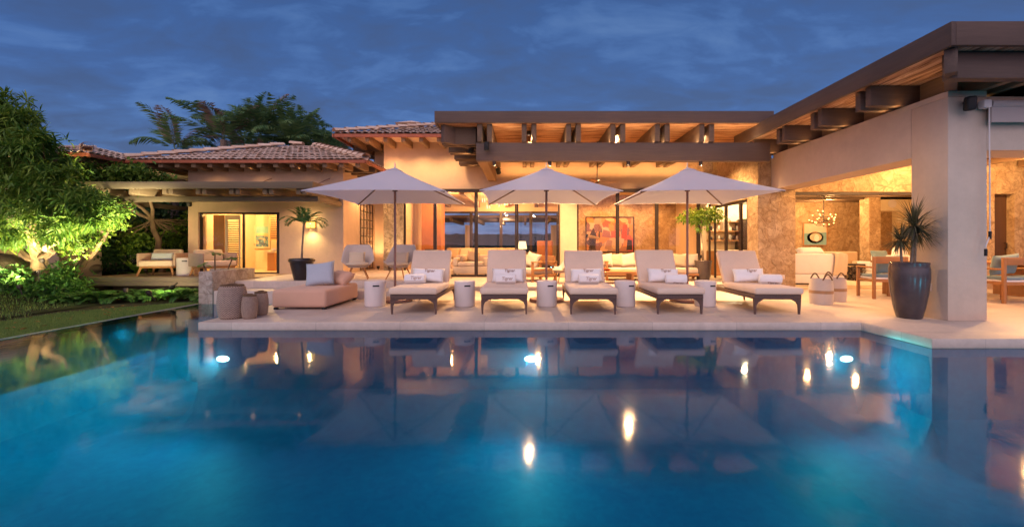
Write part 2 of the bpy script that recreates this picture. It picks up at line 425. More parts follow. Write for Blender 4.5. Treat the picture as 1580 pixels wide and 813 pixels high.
west = ramp(nt, math_(nt, 'MULTIPLY', sep.outputs[1], -1.0), [(0, (0,0,0)), (1, (1,1,1))])
low = ramp(nt, sep.outputs[2], [(-.0, (1,1,1)), (.95, (0,0,0))])
glow = mixc(nt, math_(nt, 'MULTIPLY', west, low), lightc, (1.5,1.15,1.5))
nish = mixc(nt, .03, glow, sky.outputs['Color'])
L(nt, nish, bg.inputs['Color']); bg.inputs['Strength'].default_value = 1.0
L(nt, bg.outputs[0], wo.inputs['Surface'])

sd = bpy.data.lights.new('sun', 'SUN'); sd.energy = 1.3; sd.angle = R(50); sd.color = (1, .79, .74)
so = bpy.data.objects.new('sun', sd); COL.objects.link(so)
so.rotation_euler = Vector((.26, .66, -.70)).to_track_quat('-Z', 'Y').to_euler()

cd = bpy.data.cameras.new('camera'); cam = bpy.data.objects.new('camera', cd); COL.objects.link(cam); sc.camera = cam
cam.location = (0, 0, EYE); cam.rotation_euler = (R(90), 0, 0)
cd.sensor_width = 36; cd.lens = 36*F/1580; cd.shift_x = -(CX-790)/1580; cd.shift_y = -(406.5-CY)/1580
cd.clip_start = .05; cd.clip_end = 3000
sc.view_settings.view_transform = 'Standard'; sc.view_settings.look = 'None'; sc.view_settings.exposure = 0; sc.view_settings.gamma = 1
sc.render.engine = 'CYCLES'
cy = sc.cycles; cy.max_bounces = 8; cy.diffuse_bounces = 4; cy.glossy_bounces = 4; cy.transmission_bounces = 4; cy.transparent_max_bounces = 24
cy.sample_clamp_indirect = 3; cy.sample_clamp_direct = 0; cy.use_denoising = True; cy.use_light_tree = True; cy.caustics_reflective = False; cy.caustics_refractive = False
try: cy.denoiser = 'OPENIMAGEDENOISE'; cy.denoising_input_passes = 'RGB_ALBEDO_NORMAL'
except Exception: pass

# ------------------------------------------------------------------ ground, hill, lawn, pool
WZ = -.11
def terrain(name, x0, x1, y0, y1, nx, ny, fz, mat):
    mb = MB()
    for j in range(ny+1):
        for i in range(nx+1):
            x = x0+(x1-x0)*i/nx; y = y0+(y1-y0)*j/ny; mb.v.append((x, y, fz(x, y)))
    for j in range(ny):
        for i in range(nx): a = j*(nx+1)+i; mb.f.append((a, a+1, a+nx+2, a+nx+1))
    return structure(name, mb, mat, smooth=True)
M_ground = simple('earth', (.045,.040,.022), .95, .1, 0, .5, 1.2, 8, .5)
def _grass():
    m, nt, out = nodes_of('lawn_turf'); v = coords(nt)
    n = noise(nt, v, 2.2, 5); n2 = noise(nt, v, 60, 3)
    c = mixc(nt, .5, ramp(nt, n.outputs['Fac'], [(.3, (.11,.19,.042,1)), (.7, (.18,.28,.06,1))]), ramp(nt, n2.outputs['Fac'], [(.35, (.08,.13,.035,1)), (.65, (.20,.29,.08,1))]))
    principled(nt, out, c, .9, .1, 0, bump(nt, n2.outputs['Fac'], .9, .02)); return m
M_grass = _grass()
def gz(x, y):      # the garden rises gently away from the pool towards the house and the left
    t = max(0, min(1, (-9.6 - x)/2.6)); return -2.0 if x > -6.62 else -.13 + .34*t*t*(3-2*t) + max(0, y-10)*.03
mbg = MB(); S = 2500
mbg.add([(-S,-S,-2.2),(S,-S,-2.2),(S,S,-2.2),(-S,S,-2.2)], [(0,1,2,3)])
structure('ground', mbg, M_ground)
terrain('garden_terrain', -60, -6.62, -12, 60, 90, 100, lambda x, y: gz(x, y) - .03, M_ground)
mbn = MB(); mbn.box(-6.62, 40, 13.0, 60, -2.1, -.02); structure('building_pad', mbn, M_ground)
def lawn_mesh():
    mb = MB(); n = 44
    for i in range(n+1):
        y = -6 + i*15.0/n
        wv = 1.35 + .18*math.sin(y*1.1) + max(0, 6.4-y)*.5 if y < 7.6 else (1.35 + .18*math.sin(y*1.1))*max(.12, 1-(y-7.6)/1.5)**.6
        for k in range(33):
            x = -6.78 - wv*k/32; mb.v.append((x, y, gz(x, y) + .012*(1 if 0 < k < 32 else -1)))
    for i in range(n):
        for k in range(32): a = i*33+k; mb.f.append((a, a+33, a+34, a+1))
    return mb
structure('lawn', lawn_mesh(), M_grass, smooth=True)
# blades standing on the lawn
random.seed(5); mb = MB()
for i in range(42000):
    y = random.uniform(4.0, 8.9); wv = 1.35 + .18*math.sin(y*1.1) + max(0, 6.4-y)*.5 if y < 7.6 else (1.35 + .18*math.sin(y*1.1))*max(.12, 1-(y-7.6)/1.5)**.6
    x = -6.80 - random.random()*wv*1.02; z = gz(x, y); h = random.uniform(.018, .045); a = random.uniform(0, 6.28)
    dx, dy = math.cos(a)*.006, math.sin(a)*.006; lx, ly = random.uniform(-.02,.02), random.uniform(-.02,.02)
    o = len(mb.v); mb.v += [(x-dx,y-dy,z),(x+dx,y+dy,z),(x+lx,y+ly,z+h)]; mb.f.append((o,o+1,o+2))
M_blade = leafmat('grass_blade', G((.2, (.09,.17,.038)), (.5, (.15,.25,.055)), (.85, (.26,.33,.08))), .2)
for i in range(5000):      # the rougher grass further back under the trees
    y = random.uniform(5.6, 9.1); x = random.uniform(-12.5, -8.75 - (.5 if y > 7.6 else 0) - max(0, 6.4-y)*.5); z = gz(x, y)-.03; h = random.uniform(.04, .09); a = random.uniform(0, 6.28)
    dx, dy = math.cos(a)*.008, math.sin(a)*.008; lx, ly = random.uniform(-.03,.03), random.uniform(-.03,.03)
    o = len(mb.v); mb.v += [(x-dx,y-dy,z),(x+dx,y+dy,z),(x+lx,y+ly,z+h)]; mb.f.append((o,o+1,o+2))
tag(mb.build('grass', M_blade), kind='stuff')
mb = MB(); random.seed(8)      # fallen leaves on the lawn
for i in range(60):
    y = random.uniform(4.5, 8.4); x = -6.95 - random.random()*1.2; z = gz(x, y)+.045; a = random.uniform(0,6.28); s_ = random.uniform(.02,.045)
    c, s2 = math.cos(a)*s_, math.sin(a)*s_; o = len(mb.v)
    mb.v += [(x-c,y-s2,z),(x+s2*.5,y-c*.5,z+.01),(x+c,y+s2,z),(x-s2*.5,y+c*.5,z+.012)]; mb.f.append((o,o+1,o+2,o+3))
tag(mb.build('fallen_leaves', simple('dry_leaf', (.30,.17,.05), .8, .1, 0, .4, 3)), kind='stuff')
M_backgrass = simple('bed_mulch', (.030,.034,.014), .9, .1, 0, .4, 6, 30, .8)  # tree shade over the back lawn put into its dark colour
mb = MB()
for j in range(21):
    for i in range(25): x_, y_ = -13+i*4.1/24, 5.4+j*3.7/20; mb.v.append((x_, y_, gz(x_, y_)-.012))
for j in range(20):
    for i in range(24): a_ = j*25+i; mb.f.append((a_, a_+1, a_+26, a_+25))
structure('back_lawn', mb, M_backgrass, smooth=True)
def hill(x, y):
    d = math.sqrt(((x+165)/110)**2 + ((y-150)/60)**2)
    return -3 + 26*max(0, 1-d*d)*(1+.12*math.sin(x*.11)+.08*math.sin(x*.31+y*.2)) + 8*max(0,1-abs(y-150)/70)
M_hill = simple('forest_hill', (.022,.034,.022), .95, .05, 0, .6, .35, .8, 1.0, (1,1,1), 0, 1.2)
terrain('hill', -280, 160, 80, 240, 200, 70, lambda x, y: hill(x, y) + (1.1*math.sin(x*1.7+y)*math.sin(y*1.3) + random.uniform(-.6,.6))*(1 if x < -75 else .25), M_hill)

# pool
def _water():
    m, nt, out = nodes_of('pool_water')
    v = coords(nt, (1, .6, 1)); n = noise(nt, v, 1.1, 3, .5); n2 = noise(nt, v, 9, 3, .5)
    h = math_(nt, 'ADD', n.outputs['Fac'], math_(nt, 'MULTIPLY', n2.outputs['Fac'], .16))
    nm = bump(nt, h, .07, .05)
    fr = nt.nodes.new('ShaderNodeFresnel'); fr.inputs[0].default_value = 1.333; L(nt, nm, fr.inputs['Normal'])
    t = nt.nodes.new('ShaderNodeBsdfTransparent'); t.inputs[0].default_value = (.55,.95,1.0,1)
    g = nt.nodes.new('ShaderNodeBsdfGlossy'); g.inputs['Roughness'].default_value = .055; L(nt, nm, g.inputs['Normal'])
    mx = nt.nodes.new('ShaderNodeMixShader'); L(nt, fr.outputs[0], mx.inputs[0])
    L(nt, t.outputs[0], mx.inputs[1]); L(nt, g.outputs[0], mx.inputs[2]); L(nt, mx.outputs[0], out.inputs['Surface'])
    vs = nt.nodes.new('ShaderNodeVolumeScatter'); vs.inputs['Color'].default_value = (.0,.62,.95,1); vs.inputs['Density'].default_value = .055; vs.inputs['Anisotropy'].default_value = .3
    L(nt, vs.outputs[0], out.inputs['Volume']); return m
M_water = _water()
def _pooltile():
    m, nt, out = nodes_of('pool_mosaic'); v = coords(nt)
    n = noise(nt, v, .55, 4, .6, .4); n2 = noise(nt, v, 5, 4, .7)
    vo = nt.nodes.new('ShaderNodeTexVoronoi'); L(nt, v, vo.inputs['Vector']); vo.inputs['Scale'].default_value = 16
    sp = nt.nodes.new('ShaderNodeSeparateColor'); L(nt, vo.outputs['Color'], sp.inputs[0])
    a = ramp(nt, n.outputs['Fac'], [(.3, (.0,.10,.26,1)), (.7, (.0,.15,.31,1))])
    b = mixc(nt, .25, a, ramp(nt, sp.outputs[0], [(0, (.0,.06,.18,1)), (1, (.0,.20,.36,1))]))
    b = mixc(nt, .2, b, ramp(nt, n2.outputs['Fac'], [(.35, (.0,.06,.18,1)), (.7, (.0,.24,.40,1))]))
    principled(nt, out, b, .6, .2); return m
M_pool = _pooltile()
PB = -1.45
mb = MB()       # basin: floor and walls of the main pool and of the inlet by the steps
xe = -6.68; xi = -4.68; yd = 6.05; yi = 8.72; xr = 4.77; yr = 4.99; yn = -9; xf = 16
ring = [(xe,yn),(xf,yn),(xf,yr),(xr,yr),(xr,yd),(xi,yd),(xi,yi),(xe,yi)]
for i in range(8):
    a = ring[i]; b = ring[(i+1)%8]
    top = WZ+.002 if i == 7 else WZ+.10 if i in (0,1) else -.125
    mb.add([(a[0],a[1],PB),(a[0],a[1],top),(b[0],b[1],top),(b[0],b[1],PB)], [(0,1,2,3)])
def seg_d(px_, py_, a, b):
    vx, vy = b[0]-a[0], b[1]-a[1]; t = max(0, min(1, ((px_-a[0])*vx+(py_-a[1])*vy)/(vx*vx+vy*vy))); return math.hypot(px_-a[0]-t*vx, py_-a[1]-t*vy)
def inside_pool(x, y): return xe < x < xf and (y < yr or (y < yd and x < xr) or (y < yi and x < xi))
gx = sorted(set([xe + i*.18 for i in range(127) if xe+i*.18 < xf-.05] + [xe, xi, xr, xf])); gy = sorted(set([yn + i*.18 for i in range(99) if yn+i*.18 < yi-.02] + [yn, yr, yd, yi]))
CR = .5; o0 = len(mb.v)
for y in gy:
    for x in gx:
        dist = min(seg_d(x, y, ring[i], ring[(i+1)%8]) for i in range(8)); dd_ = min(CR, dist)
        mb.v.append((x, y, PB + CR - math.sqrt(max(0, CR*CR-(CR-dd_)**2))))
for j in range(len(gy)-1):
    for i in range(len(gx)-1):
        if inside_pool((gx[i]+gx[i+1])/2, (gy[j]+gy[j+1])/2):
            a_ = o0+j*len(gx)+i; mb.f.append((a_, a_+1, a_+1+len(gx), a_+len(gx)))
structure('pool_basin', mb, M_pool, smooth=True, angle=35)
mb = MB()
for k, (y0, y1, zt) in enumerate(((8.3, 8.715, -.36), (7.9, 8.295, -.62))): mb.box(xe+.004, xi-.004, y0, y1, PB+.003, zt)
structure('pool_steps', mb, M_pool)
mb = MB(); mb.prism([(xe-.01,yn-.01),(xf+.01,yn-.01),(xf+.01,yr),(xr+.004,yr+.004),(xr+.004,yd+.004),(xi+.004,yd+.004),(xi+.004,yi+.004),(xe-.01,yi+.004)], PB-.05, WZ)
structure('pool_water', mb, M_water)
mb = MB(); mb.box(-6.79, xe, yn, yi, -.8, WZ+.004); structure('infinity_edge', mb, simple('edge_stone', (.16,.18,.20), .35, .5, 0, .2, 6))
# decks
mb = MB(); DT = .12
mb.prism([(xi,yd),(xr,yd),(xr,yr),(xf,yr),(xf,10.66),(-2.2,10.66),(xi,8.9)], -.12, 0)
structure('pool_deck', mb, M_deck, bevel=.012, seg=2)
mb = MB(); mb.box(xi+.05, xr-.02, yd+.05, 6.4, -.6, -.123); structure('deck_foundation', mb, M_pool)
mb = MB(); mb.box(-2.25, 5.75, 10.2, 13.1, -.01, .10); structure('terrace_floor', mb, M_deck, bevel=.012)
mb = MB(); mb.box(-6.44, -2.3, 8.74, 9.42, -.30, .157); structure('terrace_step', mb, M_deck, bevel=.012)
mb = MB(); mb.box(-6.42, -2.35, 9.35, 14.2, -.3, .31); structure('upper_terrace', mb, M_deck, bevel=.012)
mb = MB(); mb.box(-10.2, -6.44, 11.2, 16, -.3, .305); structure('guest_terrace', mb, M_deck)
# ------------------------------------------------------------------ roof tiles
def tile_field(mb, O, U, V, inside, ulen, vlen, pitch=.20, course=.36, r=.108):
    O, U, V = Vector(O), Vector(U).normalized(), Vector(V).normalized(); W = U.cross(V).normalized()
    if W.z < 0: W = -W
    rnd = random.Random(3)
    nu = int(ulen/pitch); nv = int(vlen/course)+1
    for j in range(nv):
        for i in range(nu+1):
            u = (i+.5)*pitch; v0 = j*course - .05
            if not inside(u, v0+course*.5): continue
            v1 = v0 + course*1.12; r0 = r*rnd.uniform(.97,1.05); r1 = r*.86; lift = rnd.uniform(.012,.03); sh = rnd.uniform(-.008,.008)
            o = len(mb.v); seg = 6
            for (v, rr, li) in ((v0, r0, lift), (v1, r1, 0)):
                for k in range(seg+1):
                    t = math.pi*k/seg
                    mb.v.append(tuple(O + U*(u+sh+rr*math.cos(t)) + V*v + W*(rr*.52*math.sin(t)+li-.012)))
            for k in range(seg): mb.f.append((o+k, o+k+1, o+seg+2+k, o+seg+1+k))
def ridge_tiles(mb, a, b, r=.12, step=.34):
    a, b = Vector(a), Vector(b); d = (b-a); ln = d.length; d.normalize(); s = d.cross(Vector((0,0,1))).normalized(); up = s.cross(d)
    n = max(1, int(ln/step))
    for i in range(n):
        o = len(mb.v)
        for t0, rr, li in ((i*step-.03, r, .03), (i*step+step*1.1, r*.85, .005)):
            for k in range(7):
                t = math.pi*k/6; mb.v.append(tuple(a + d*t0 + s*rr*math.cos(t) + up*(rr*.8*math.sin(t)+li)))
        for k in range(6): mb.f.append((o+k, o+k+1, o+8+k, o+7+k))

# ------------------------------------------------------------------ pavilion on the right
pav = thing('pavilion', 'pale plaster pavilion with stone columns and flat timber roof right of the pool', 'building', (6.4, 6.4, 0))
def pp(mb, name, mat, parent=pav, **kw): return mb.build(name, mat, parent, world=True, **kw)
X1, X2, YF, YI, YB, LT, WT = 6.12, 6.69, 6.16, 6.72, 10.62, 2.475, 3.25
# L-shaped pier and lintels as one continuous plaster wall
mb = MB(); mb.box(X1, X2, YF, 6.75, 0, WT)
pp(mb, 'pier', M_plaster, bevel=.012)
mb = MB(); mb.box(X1+.003, X2, 6.752, YB+.02, LT, WT); pp(mb, 'side_lintel', M_plaster)
mb = MB(); mb.box(X2+.002, 13.5, YF+.003, YI, LT, WT); pp(mb, 'front_lintel', M_plaster)
mb = MB(); mb.box(12.2, 13.0, YF+.01, YI, 0, LT-.002); pp(mb, 'end_pier', M_plaster)
mb = MB(); mb.box(5.79, X1-.002, YB-.02, YB+.5, 0, 3.6)
pp(mb, 'stone_return', M_stone)
mb = MB(); mb.box(X1, 6.738, YB, YB+.4, 0, LT-.002); pp(mb, 'stone_column', M_stone, bevel=.01)
# stone wall behind the terrace with the wide living room opening
XO = 11.2
mb = MB(); mb.box(6.742, XO, YB+.03, YB+.40, 2.43, 3.6); pp(mb, 'stone_header', M_stone)
mb = MB(); mb.box(6.75, XO, YB+.05, YB+.18, 2.36, 2.428); pp(mb, 'door_track', M_dark)
mb = MB(); mb.box(XO, 11.75, YB+.03, YB+.40, 0, 3.6); pp(mb, 'stone_wall', M_stone)
mb = MB(); mb.box(12.25, 14.5, YB+.03, YB+.40, 0, 3.6); pp(mb, 'stone_wall', M_stone)
mb = MB(); mb.box(11.752, 12.248, YB+.03, YB+.40, 2.38, 3.6); pp(mb, 'stone_wall', M_stone)
dr = MB(); dr.box(11.76, 12.24, YB+.2, YB+.26, 0, 2.36); d_ = pp(dr, 'door', wood('dark_door', (.10,.05,.025), 'z'))
hd = MB(); hd.tube([(12.18, YB+.19, 1.0), (12.18, YB+.14, 1.02), (12.18, YB+.14, 1.14), (12.18, YB+.19, 1.16)], .012, 6); pp(hd, 'handle', M_dark, d_)
# terrace ceiling
mb = MB(); mb.box(X2, 14, YI, YB+.02, 3.27, 3.32); pp(mb, 'terrace_ceiling', M_reed)
for i in range(5):
    x = 7.5+i*1.2; mb = MB(); mb.box(x, x+.12, YI+.002, YB, 3.03, 3.268); pp(mb, 'ceiling_beam', M_ry)
# roof: reed mat, slab, fascia, rafters
XE, YE = 5.41, 5.40
mb = MB(); mb.box(XE+.06, 14, YE+.06, 11.05, 3.66, 3.70); pp(mb, 'reed_ceiling', M_reedy)
mb = MB(); mb.box(XE+.05, 14, YE+.05, 11.05, 3.703, 3.90); pp(mb, 'roof_slab', M_bx)
mb = MB(); mb.box(XE, XE+.06, YE, 11.06, 3.64, 3.945); pp(mb, 'fascia', M_by, bevel=.006)
mb = MB(); mb.box(XE+.062, 14, YE, YE+.06, 3.64, 3.945); pp(mb, 'fascia', M_bx, bevel=.006)
for y in (6.87, 8.0, 9.13, 10.32):
    for s in (0, .25):
        mb = MB(); mb.box(5.53+s*.12, X1-.02+.5, y+s-.055, y+s+.055, 3.335, 3.655); pp(mb, 'rafter', M_bx, bevel=.006)
mb = MB(); mb.box(5.62, 14, 5.60, 5.74, 3.30, 3.655); pp(mb, 'front_beam', M_bx, bevel=.006)
mb = MB(); mb.beam((5.50, 5.50, 3.49), (6.25, 6.25, 3.49), .13, .32); pp(mb, 'hip_rafter', M_bx, bevel=.006)
for x in (6.62, 6.92, 7.9, 8.2, 9.2, 9.5):
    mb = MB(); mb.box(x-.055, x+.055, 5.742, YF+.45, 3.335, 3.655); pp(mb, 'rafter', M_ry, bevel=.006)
mb = MB(); mb.box(X1+.004, X2-.004, YF+.004, YB-.1, WT+.001, 3.333); pp(mb, 'wall_plate', M_plaster)
mb = MB(); mb.box(6.32, 6.60, 6.4, YB-.12, 3.334, 3.658); pp(mb, 'blocking_beam', M_ry)
# living room behind
mb = MB(); mb.box(5.9, 15, YB+.18, 17.6, -.02, .004); pp(mb, 'living_floor', M_deck_in)
mb = MB(); mb.box(9.2, 12.6, 15.5, 15.8, 0, 2.8); pp(mb, 'living_wall', M_stone)
mb = MB(); mb.box(5.95, 9.198, 16.2, 16.5, 0, 2.8); pp(mb, 'kitchen_wall', M_cream)
mb = MB(); mb.box(12.6, 15, 17.3, 17.6, 0, 2.8); pp(mb, 'living_wall', M_stone)
mb = MB(); mb.box(14.9, 15.1, YB+.4, 17.3, 0, 2.8); pp(mb, 'living_wall', M_cream)
mb = MB(); mb.box(11.15, 11.52, 13.8, 14.2, 0, 2.8); pp(mb, 'stone_column', M_stone)
mb = MB(); mb.box(11.52, 14.8, 14.0, 14.3, 2.22, 2.79); pp(mb, 'bulkhead', M_cream)
mb = MB(); mb.lathe([(.0,0),(.13,0),(.14,.02),(.0,.02)], 24); o = mb.build('wall_speaker', M_drum, pav); o.location = (12.05-6.4, 13.99-6.4, 2.46); o.rotation_euler = (R(90),0,0)
mb = MB(); mb.box(5.82, 15, YB+.42, 17.5, 2.80, 2.85); pp(mb, 'living_ceiling', M_interior)
for i in range(6):
    y = 11.6+i*.8; mb = MB(); mb.box(6.0, 14.8, y, y+.14, 2.60, 2.798); pp(mb, 'ceiling_beam', M_rx)
mb = MB(); mb.box(11.54, 14.8, 16.7, 17.28, 0, .92); pp(mb, 'sideboard', M_teakx)

# ------------------------------------------------------------------ main house
GY = 13.2; FL = .10; GT = 2.83
mh = thing('main_house', 'ochre main house with tall glass doors, tiled roof and timber canopy behind the loungers', 'house', (0.7, GY, 0))
def mp_(mb, name, mat, parent=mh, **kw): return mb.build(name, mat, parent, world=True, **kw)
mb = MB(); mb.box(-4.43, 5.79, GY, GY+.3, GT, 4.55); mp_(mb, 'front_wall', M_plaster2)
mb = MB(); mb.box(-4.43, -4.13, GY+.302, 20, 0, 4.55); mp_(mb, 'side_wall', M_plaster2)
mb = MB(); mb.box(-4.43, -3.83, GY-.02, GY+.3, 0, GT-.002); mp_(mb, 'split_stone_pier', M_split)
mb = MB(); mb.box(1.06, 1.58, GY+.01, GY+.3, FL, GT-.002); mp_(mb, 'plaster_pier', M_plaster2)
mb = MB(); mb.box(5.0, 5.79, GY-.02, GY-.001, GT, 3.7); mp_(mb, 'stone_facing', M_stone)
mb = MB(); mb.box(5.79, 6.1, YB+.5, GY+.3, 2.31, 3.7); mp_(mb, 'stone_side_wall', M_stone)
# interior shell
mb = MB(); mb.box(-4.12, 5.78, GY+.0, 18.7, FL-.06, FL-.004); mp_(mb, 'interior_floor', M_deck_in)
mb = MB(); mb.box(-4.12, 5.78, GY+.31, 18.7, 2.95, 3.0); mp_(mb, 'interior_ceiling', M_interior)
mb = MB(); mb.box(1.62, 5.78, 15.9, 16.1, FL, 2.95); mp_(mb, 'stone_room_wall', M_stone)
mb = MB(); mb.box(1.40, 1.61, 15.0, 18.6, FL, 2.95); mp_(mb, 'partition', M_interior)
mb = MB(); mb.box(5.6, 5.77, 13.6, 15.9, FL, 2.95); mp_(mb, 'partition', M_interior)
mb = MB(); mb.box(-4.12, -3.72, 18.4, 18.6, FL, 2.95); mp_(mb, 'back_wall', M_stone)
mb = MB(); mb.box(-3.72, 1.40, 18.4, 18.6, 2.55, 2.95); mp_(mb, 'back_wall', M_interior)
fp = MB(); fp.box(-3.75, -3.05, 15.2, 15.9, FL, 2.94); fpo = mp_(fp, 'fireplace', simple('rust_plaster', (.34,.14,.055), .8, .2, 0, .15))
fb = MB(); fb.box(-3.62, -3.18, 15.17, 15.198, .45, .95); mp_(fb, 'firebox', M_black, fpo)
for i in range(4):
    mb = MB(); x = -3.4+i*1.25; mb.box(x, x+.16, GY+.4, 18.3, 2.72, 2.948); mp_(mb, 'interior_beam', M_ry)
# glass doors: frames with their panes
def leaf(parent, x0, x1, y, z0, z1, fw=.05, head=.07, name='glass_door', put=mp_, along='x', x=None):
    mb = MB(); d = .05
    def bar(a0, a1, z_0, z_1):
        if along == 'x': mb.box(a0, a1, y-d/2, y+d/2, z_0, z_1)
        else: mb.box(x-d/2, x+d/2, a0, a1, z_0, z_1)
    bar(x0, x0+fw, z0, z1); bar(x1-fw, x1, z0, z1); bar(x0+fw, x1-fw, z0, z0+head); bar(x0+fw, x1-fw, z1-head, z1)
    fr = put(mb, name, M_dark, parent)
    g = MB()
    if along == 'x': g.add([(x0+fw,y,z0+head),(x1-fw,y,z0+head),(x1-fw,y,z1-head),(x0+fw,y,z1-head)], [(0,1,2,3)])
    else: g.add([(x,x0+fw,z0+head),(x,x1-fw,z0+head),(x,x1-fw,z1-head),(x,x0+fw,z1-head)], [(0,1,2,3)])
    put(g, 'pane', M_glass, fr); return fr
xs = [-3.83, -2.86, -1.57, -.30, 1.05]
for a, b in zip(xs, xs[1:]): leaf(mh, a+.003, b-.003, GY+.12, FL, GT)
xs = [1.585, 2.86, 4.09, 5.40, 5.78]
for a, b in zip(xs, xs[1:]): leaf(mh, a+.003, b-.003, GY+.12, FL, GT)
mb = MB(); mb.box(-3.83, 5.79, GY-.05, GY-.002, GT-.10, GT+.005); mp_(mb, 'door_head', M_dark)
ys = [YB+.52, 11.55, 12.4, 13.15]
for a, b in zip(ys, ys[1:]): leaf(mh, a, b, 0, .02, 2.30, .055, .07, 'glass_door', mp_, 'y', 5.84)
bx_ = [-3.7, -2.4, -1.1, .2, 1.38]
for a, b in zip(bx_, bx_[1:]): leaf(mh, a+.003, b-.003, 18.5, FL, 2.55, .06, .08)
# timber canopy on the front
PY, PX0, PX1 = 9.8, -2.12, 5.72
mb = MB(); mb.box(PX0, PX1, PY, PY+.06, 3.92, 4.19); mp_(mb, 'canopy_fascia', M_bx, bevel=.006)
mb = MB(); mb.box(PX0, PX0+.06, PY+.062, GY-.01, 3.92, 4.19); mp_(mb, 'canopy_fascia', M_by, bevel=.006)
mb = MB(); mb.box(PX0+.062, PX1, PY+.062, GY-.01, 3.915, 3.95); mp_(mb, 'reed_ceiling', M_reed)
mb = MB(); mb.box(PX0+.063, PX1, PY+.064, GY-.01, 3.953, 4.15); mp_(mb, 'canopy_slab', M_bx)
mb = MB(); mb.box(-1.17, 5.70, 9.92, 10.10, 3.06, 3.49); mp_(mb, 'front_beam', M_bx, bevel=.008)
mb = MB(); mb.box(-1.165, -.93, 10.102, GY-.005, 3.07, 3.485); mp_(mb, 'side_beam', M_ry, bevel=.008)
for k in range(6):
    xc = -.97 + k*1.035
    for s in (-.115, .115):
        mb = MB(); mb.box(xc+s-.058, xc+s+.058, PY+.08, GY-.003, 3.50, 3.912); mp_(mb, 'rafter', M_rc, bevel=.006)
for y in (10.3, 11.2, 12.05, 12.85):
    for s in (-.10, .10):
        mb = MB(); mb.box(PX0+.10, -1.20, y+s-.05, y+s+.05, 3.50, 3.912); mp_(mb, 'rafter', M_rx, bevel=.006)
mb = MB(); mb.beam((PX0+.16, PY+.14, 3.706), (-1.12, 10.9, 3.706), .12, .41); mp_(mb, 'hip_rafter', M_bx, bevel=.006)
# tiled roof
def roof_group(parent, put, front, right=None, left=None, hips=(), rest=(), **kw):
    rf = MB()
    for poly in rest: rf.add(poly, [tuple(range(len(poly)))])
    return put(rf, 'roof', M_tile, parent)
EX, EY, EZ, SL = -5.54, 12.3, 4.31, .36
ap = 4.6
rest = [[(EX,EY,EZ),(3,EY,EZ),(3,EY+ap,EZ+ap*SL),(EX+ap,EY+ap,EZ+ap*SL)], [(EX,EY,EZ),(EX+ap,EY+ap,EZ+ap*SL),(EX+ap,EY+ap+3,EZ+ap*SL),(EX,21,EZ)], [(EX,EY+.02,EZ-.02),(EX,21,EZ-.02),(3,21,EZ-.02),(3,EY+.02,EZ-.02)], [(3,EY+ap,EZ+ap*SL),(3,EY+ap+3,EZ+ap*SL),(EX+ap,EY+ap+3,EZ+ap*SL),(EX+ap,EY+ap,EZ+ap*SL)]]
mroof = roof_group(mh, mp_, None, rest=rest)
vl = math.hypot(1, SL)
mb = MB(); tile_field(mb, (EX,EY,EZ), (1,0,0), (0,1,SL), lambda u, v: u > v/vl-.05 and u < 7.5 and v < ap*vl, 8.5, ap*vl)
tile_field(mb, (EX,21,EZ), (0,-1,0), (1,0,SL), lambda u, v: (8.7-u) > v/vl and v < ap*vl, 8.7, ap*vl)
ridge_tiles(mb, (EX,EY,EZ+.06), (EX+ap,EY+ap,EZ+ap*SL+.06)); mp_(mb, 'roof_tiles', M_tile, mroof, smooth=True)
mb = MB(); mb.box(EX-.02, 2.5, EY-.06, EY, EZ-.10, EZ-.01); mp_(mb, 'gutter', M_gutter, mroof)
mb = MB(); mb.box(EX-.06, EX, EY-.06, 20, EZ-.10, EZ-.01); mp_(mb, 'gutter', M_gutter, mroof)
for i in range(9):
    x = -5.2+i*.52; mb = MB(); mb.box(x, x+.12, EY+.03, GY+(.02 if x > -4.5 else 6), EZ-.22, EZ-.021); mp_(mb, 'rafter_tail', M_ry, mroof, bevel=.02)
for i in range(7):
    y = 13.5+i*.62; mb = MB(); mb.box(EX+.03, -4.42, y, y+.12, EZ-.22, EZ-.022); mp_(mb, 'rafter_tail', M_rx, mroof, bevel=.01)
mb = MB(); mb.box(-4.4, -3.7, 14.6, 15.3, 4.4, 5.28); ch = mp_(mb, 'roof_turret', M_plaster2, mroof)
mb = MB(); mb.add([(-4.5,14.5,5.282),(-3.6,14.5,5.282),(-3.6,15.4,5.282),(-4.5,15.4,5.282),(-4.05,14.95,5.47)], [(0,1,4),(1,2,4),(2,3,4),(3,0,4),(3,2,1,0)]); mp_(mb, 'turret_cap', M_tile, mroof)

# ------------------------------------------------------------------ guest house on the left
HY, HX0, HX1, HF = 11.6, -9.24, -5.0, .31
gh = thing('guest_house', 'low plaster guest house with clay tile roof and lit bedroom doorway', 'house', (-7.1, HY, 0))
def gp(mb, name, mat, parent=gh, **kw): return mb.build(name, mat, parent, world=True, **kw)
DX0, DX1, DT_ = -8.96, -6.745, 1.995
mb = MB(); mb.box(HX0, DX0, HY, HY+.3, 0, 3.24); gp(mb, 'front_wall', M_plaster2)
mb = MB(); mb.box(DX1, HX1, HY, HY+.3, 0, 3.24); gp(mb, 'front_wall', M_plaster2)
mb = MB(); mb.box(DX0, DX1, HY+.002, HY+.3, DT_, 3.24); gp(mb, 'front_wall', M_plaster2)
mb = MB(); mb.box(HX1-.3, HX1, HY+.302, 15.5, 0, 3.24); gp(mb, 'side_wall', M_plaster2)
mb = MB(); mb.box(HX0, HX0+.25, HY+.302, 15.5, 0, 3.24); gp(mb, 'side_wall', M_plaster2)
mb = MB(); mb.box(HX1+.002, -4.435, 14.0, 14.2, .0, 4.2); gp(mb, 'nook_wall', M_plaster2)
mb = MB(); mb.box(HX0, HX1, 15.5, 15.7, 0, 3.2); gp(mb, 'back_wall', M_cream)
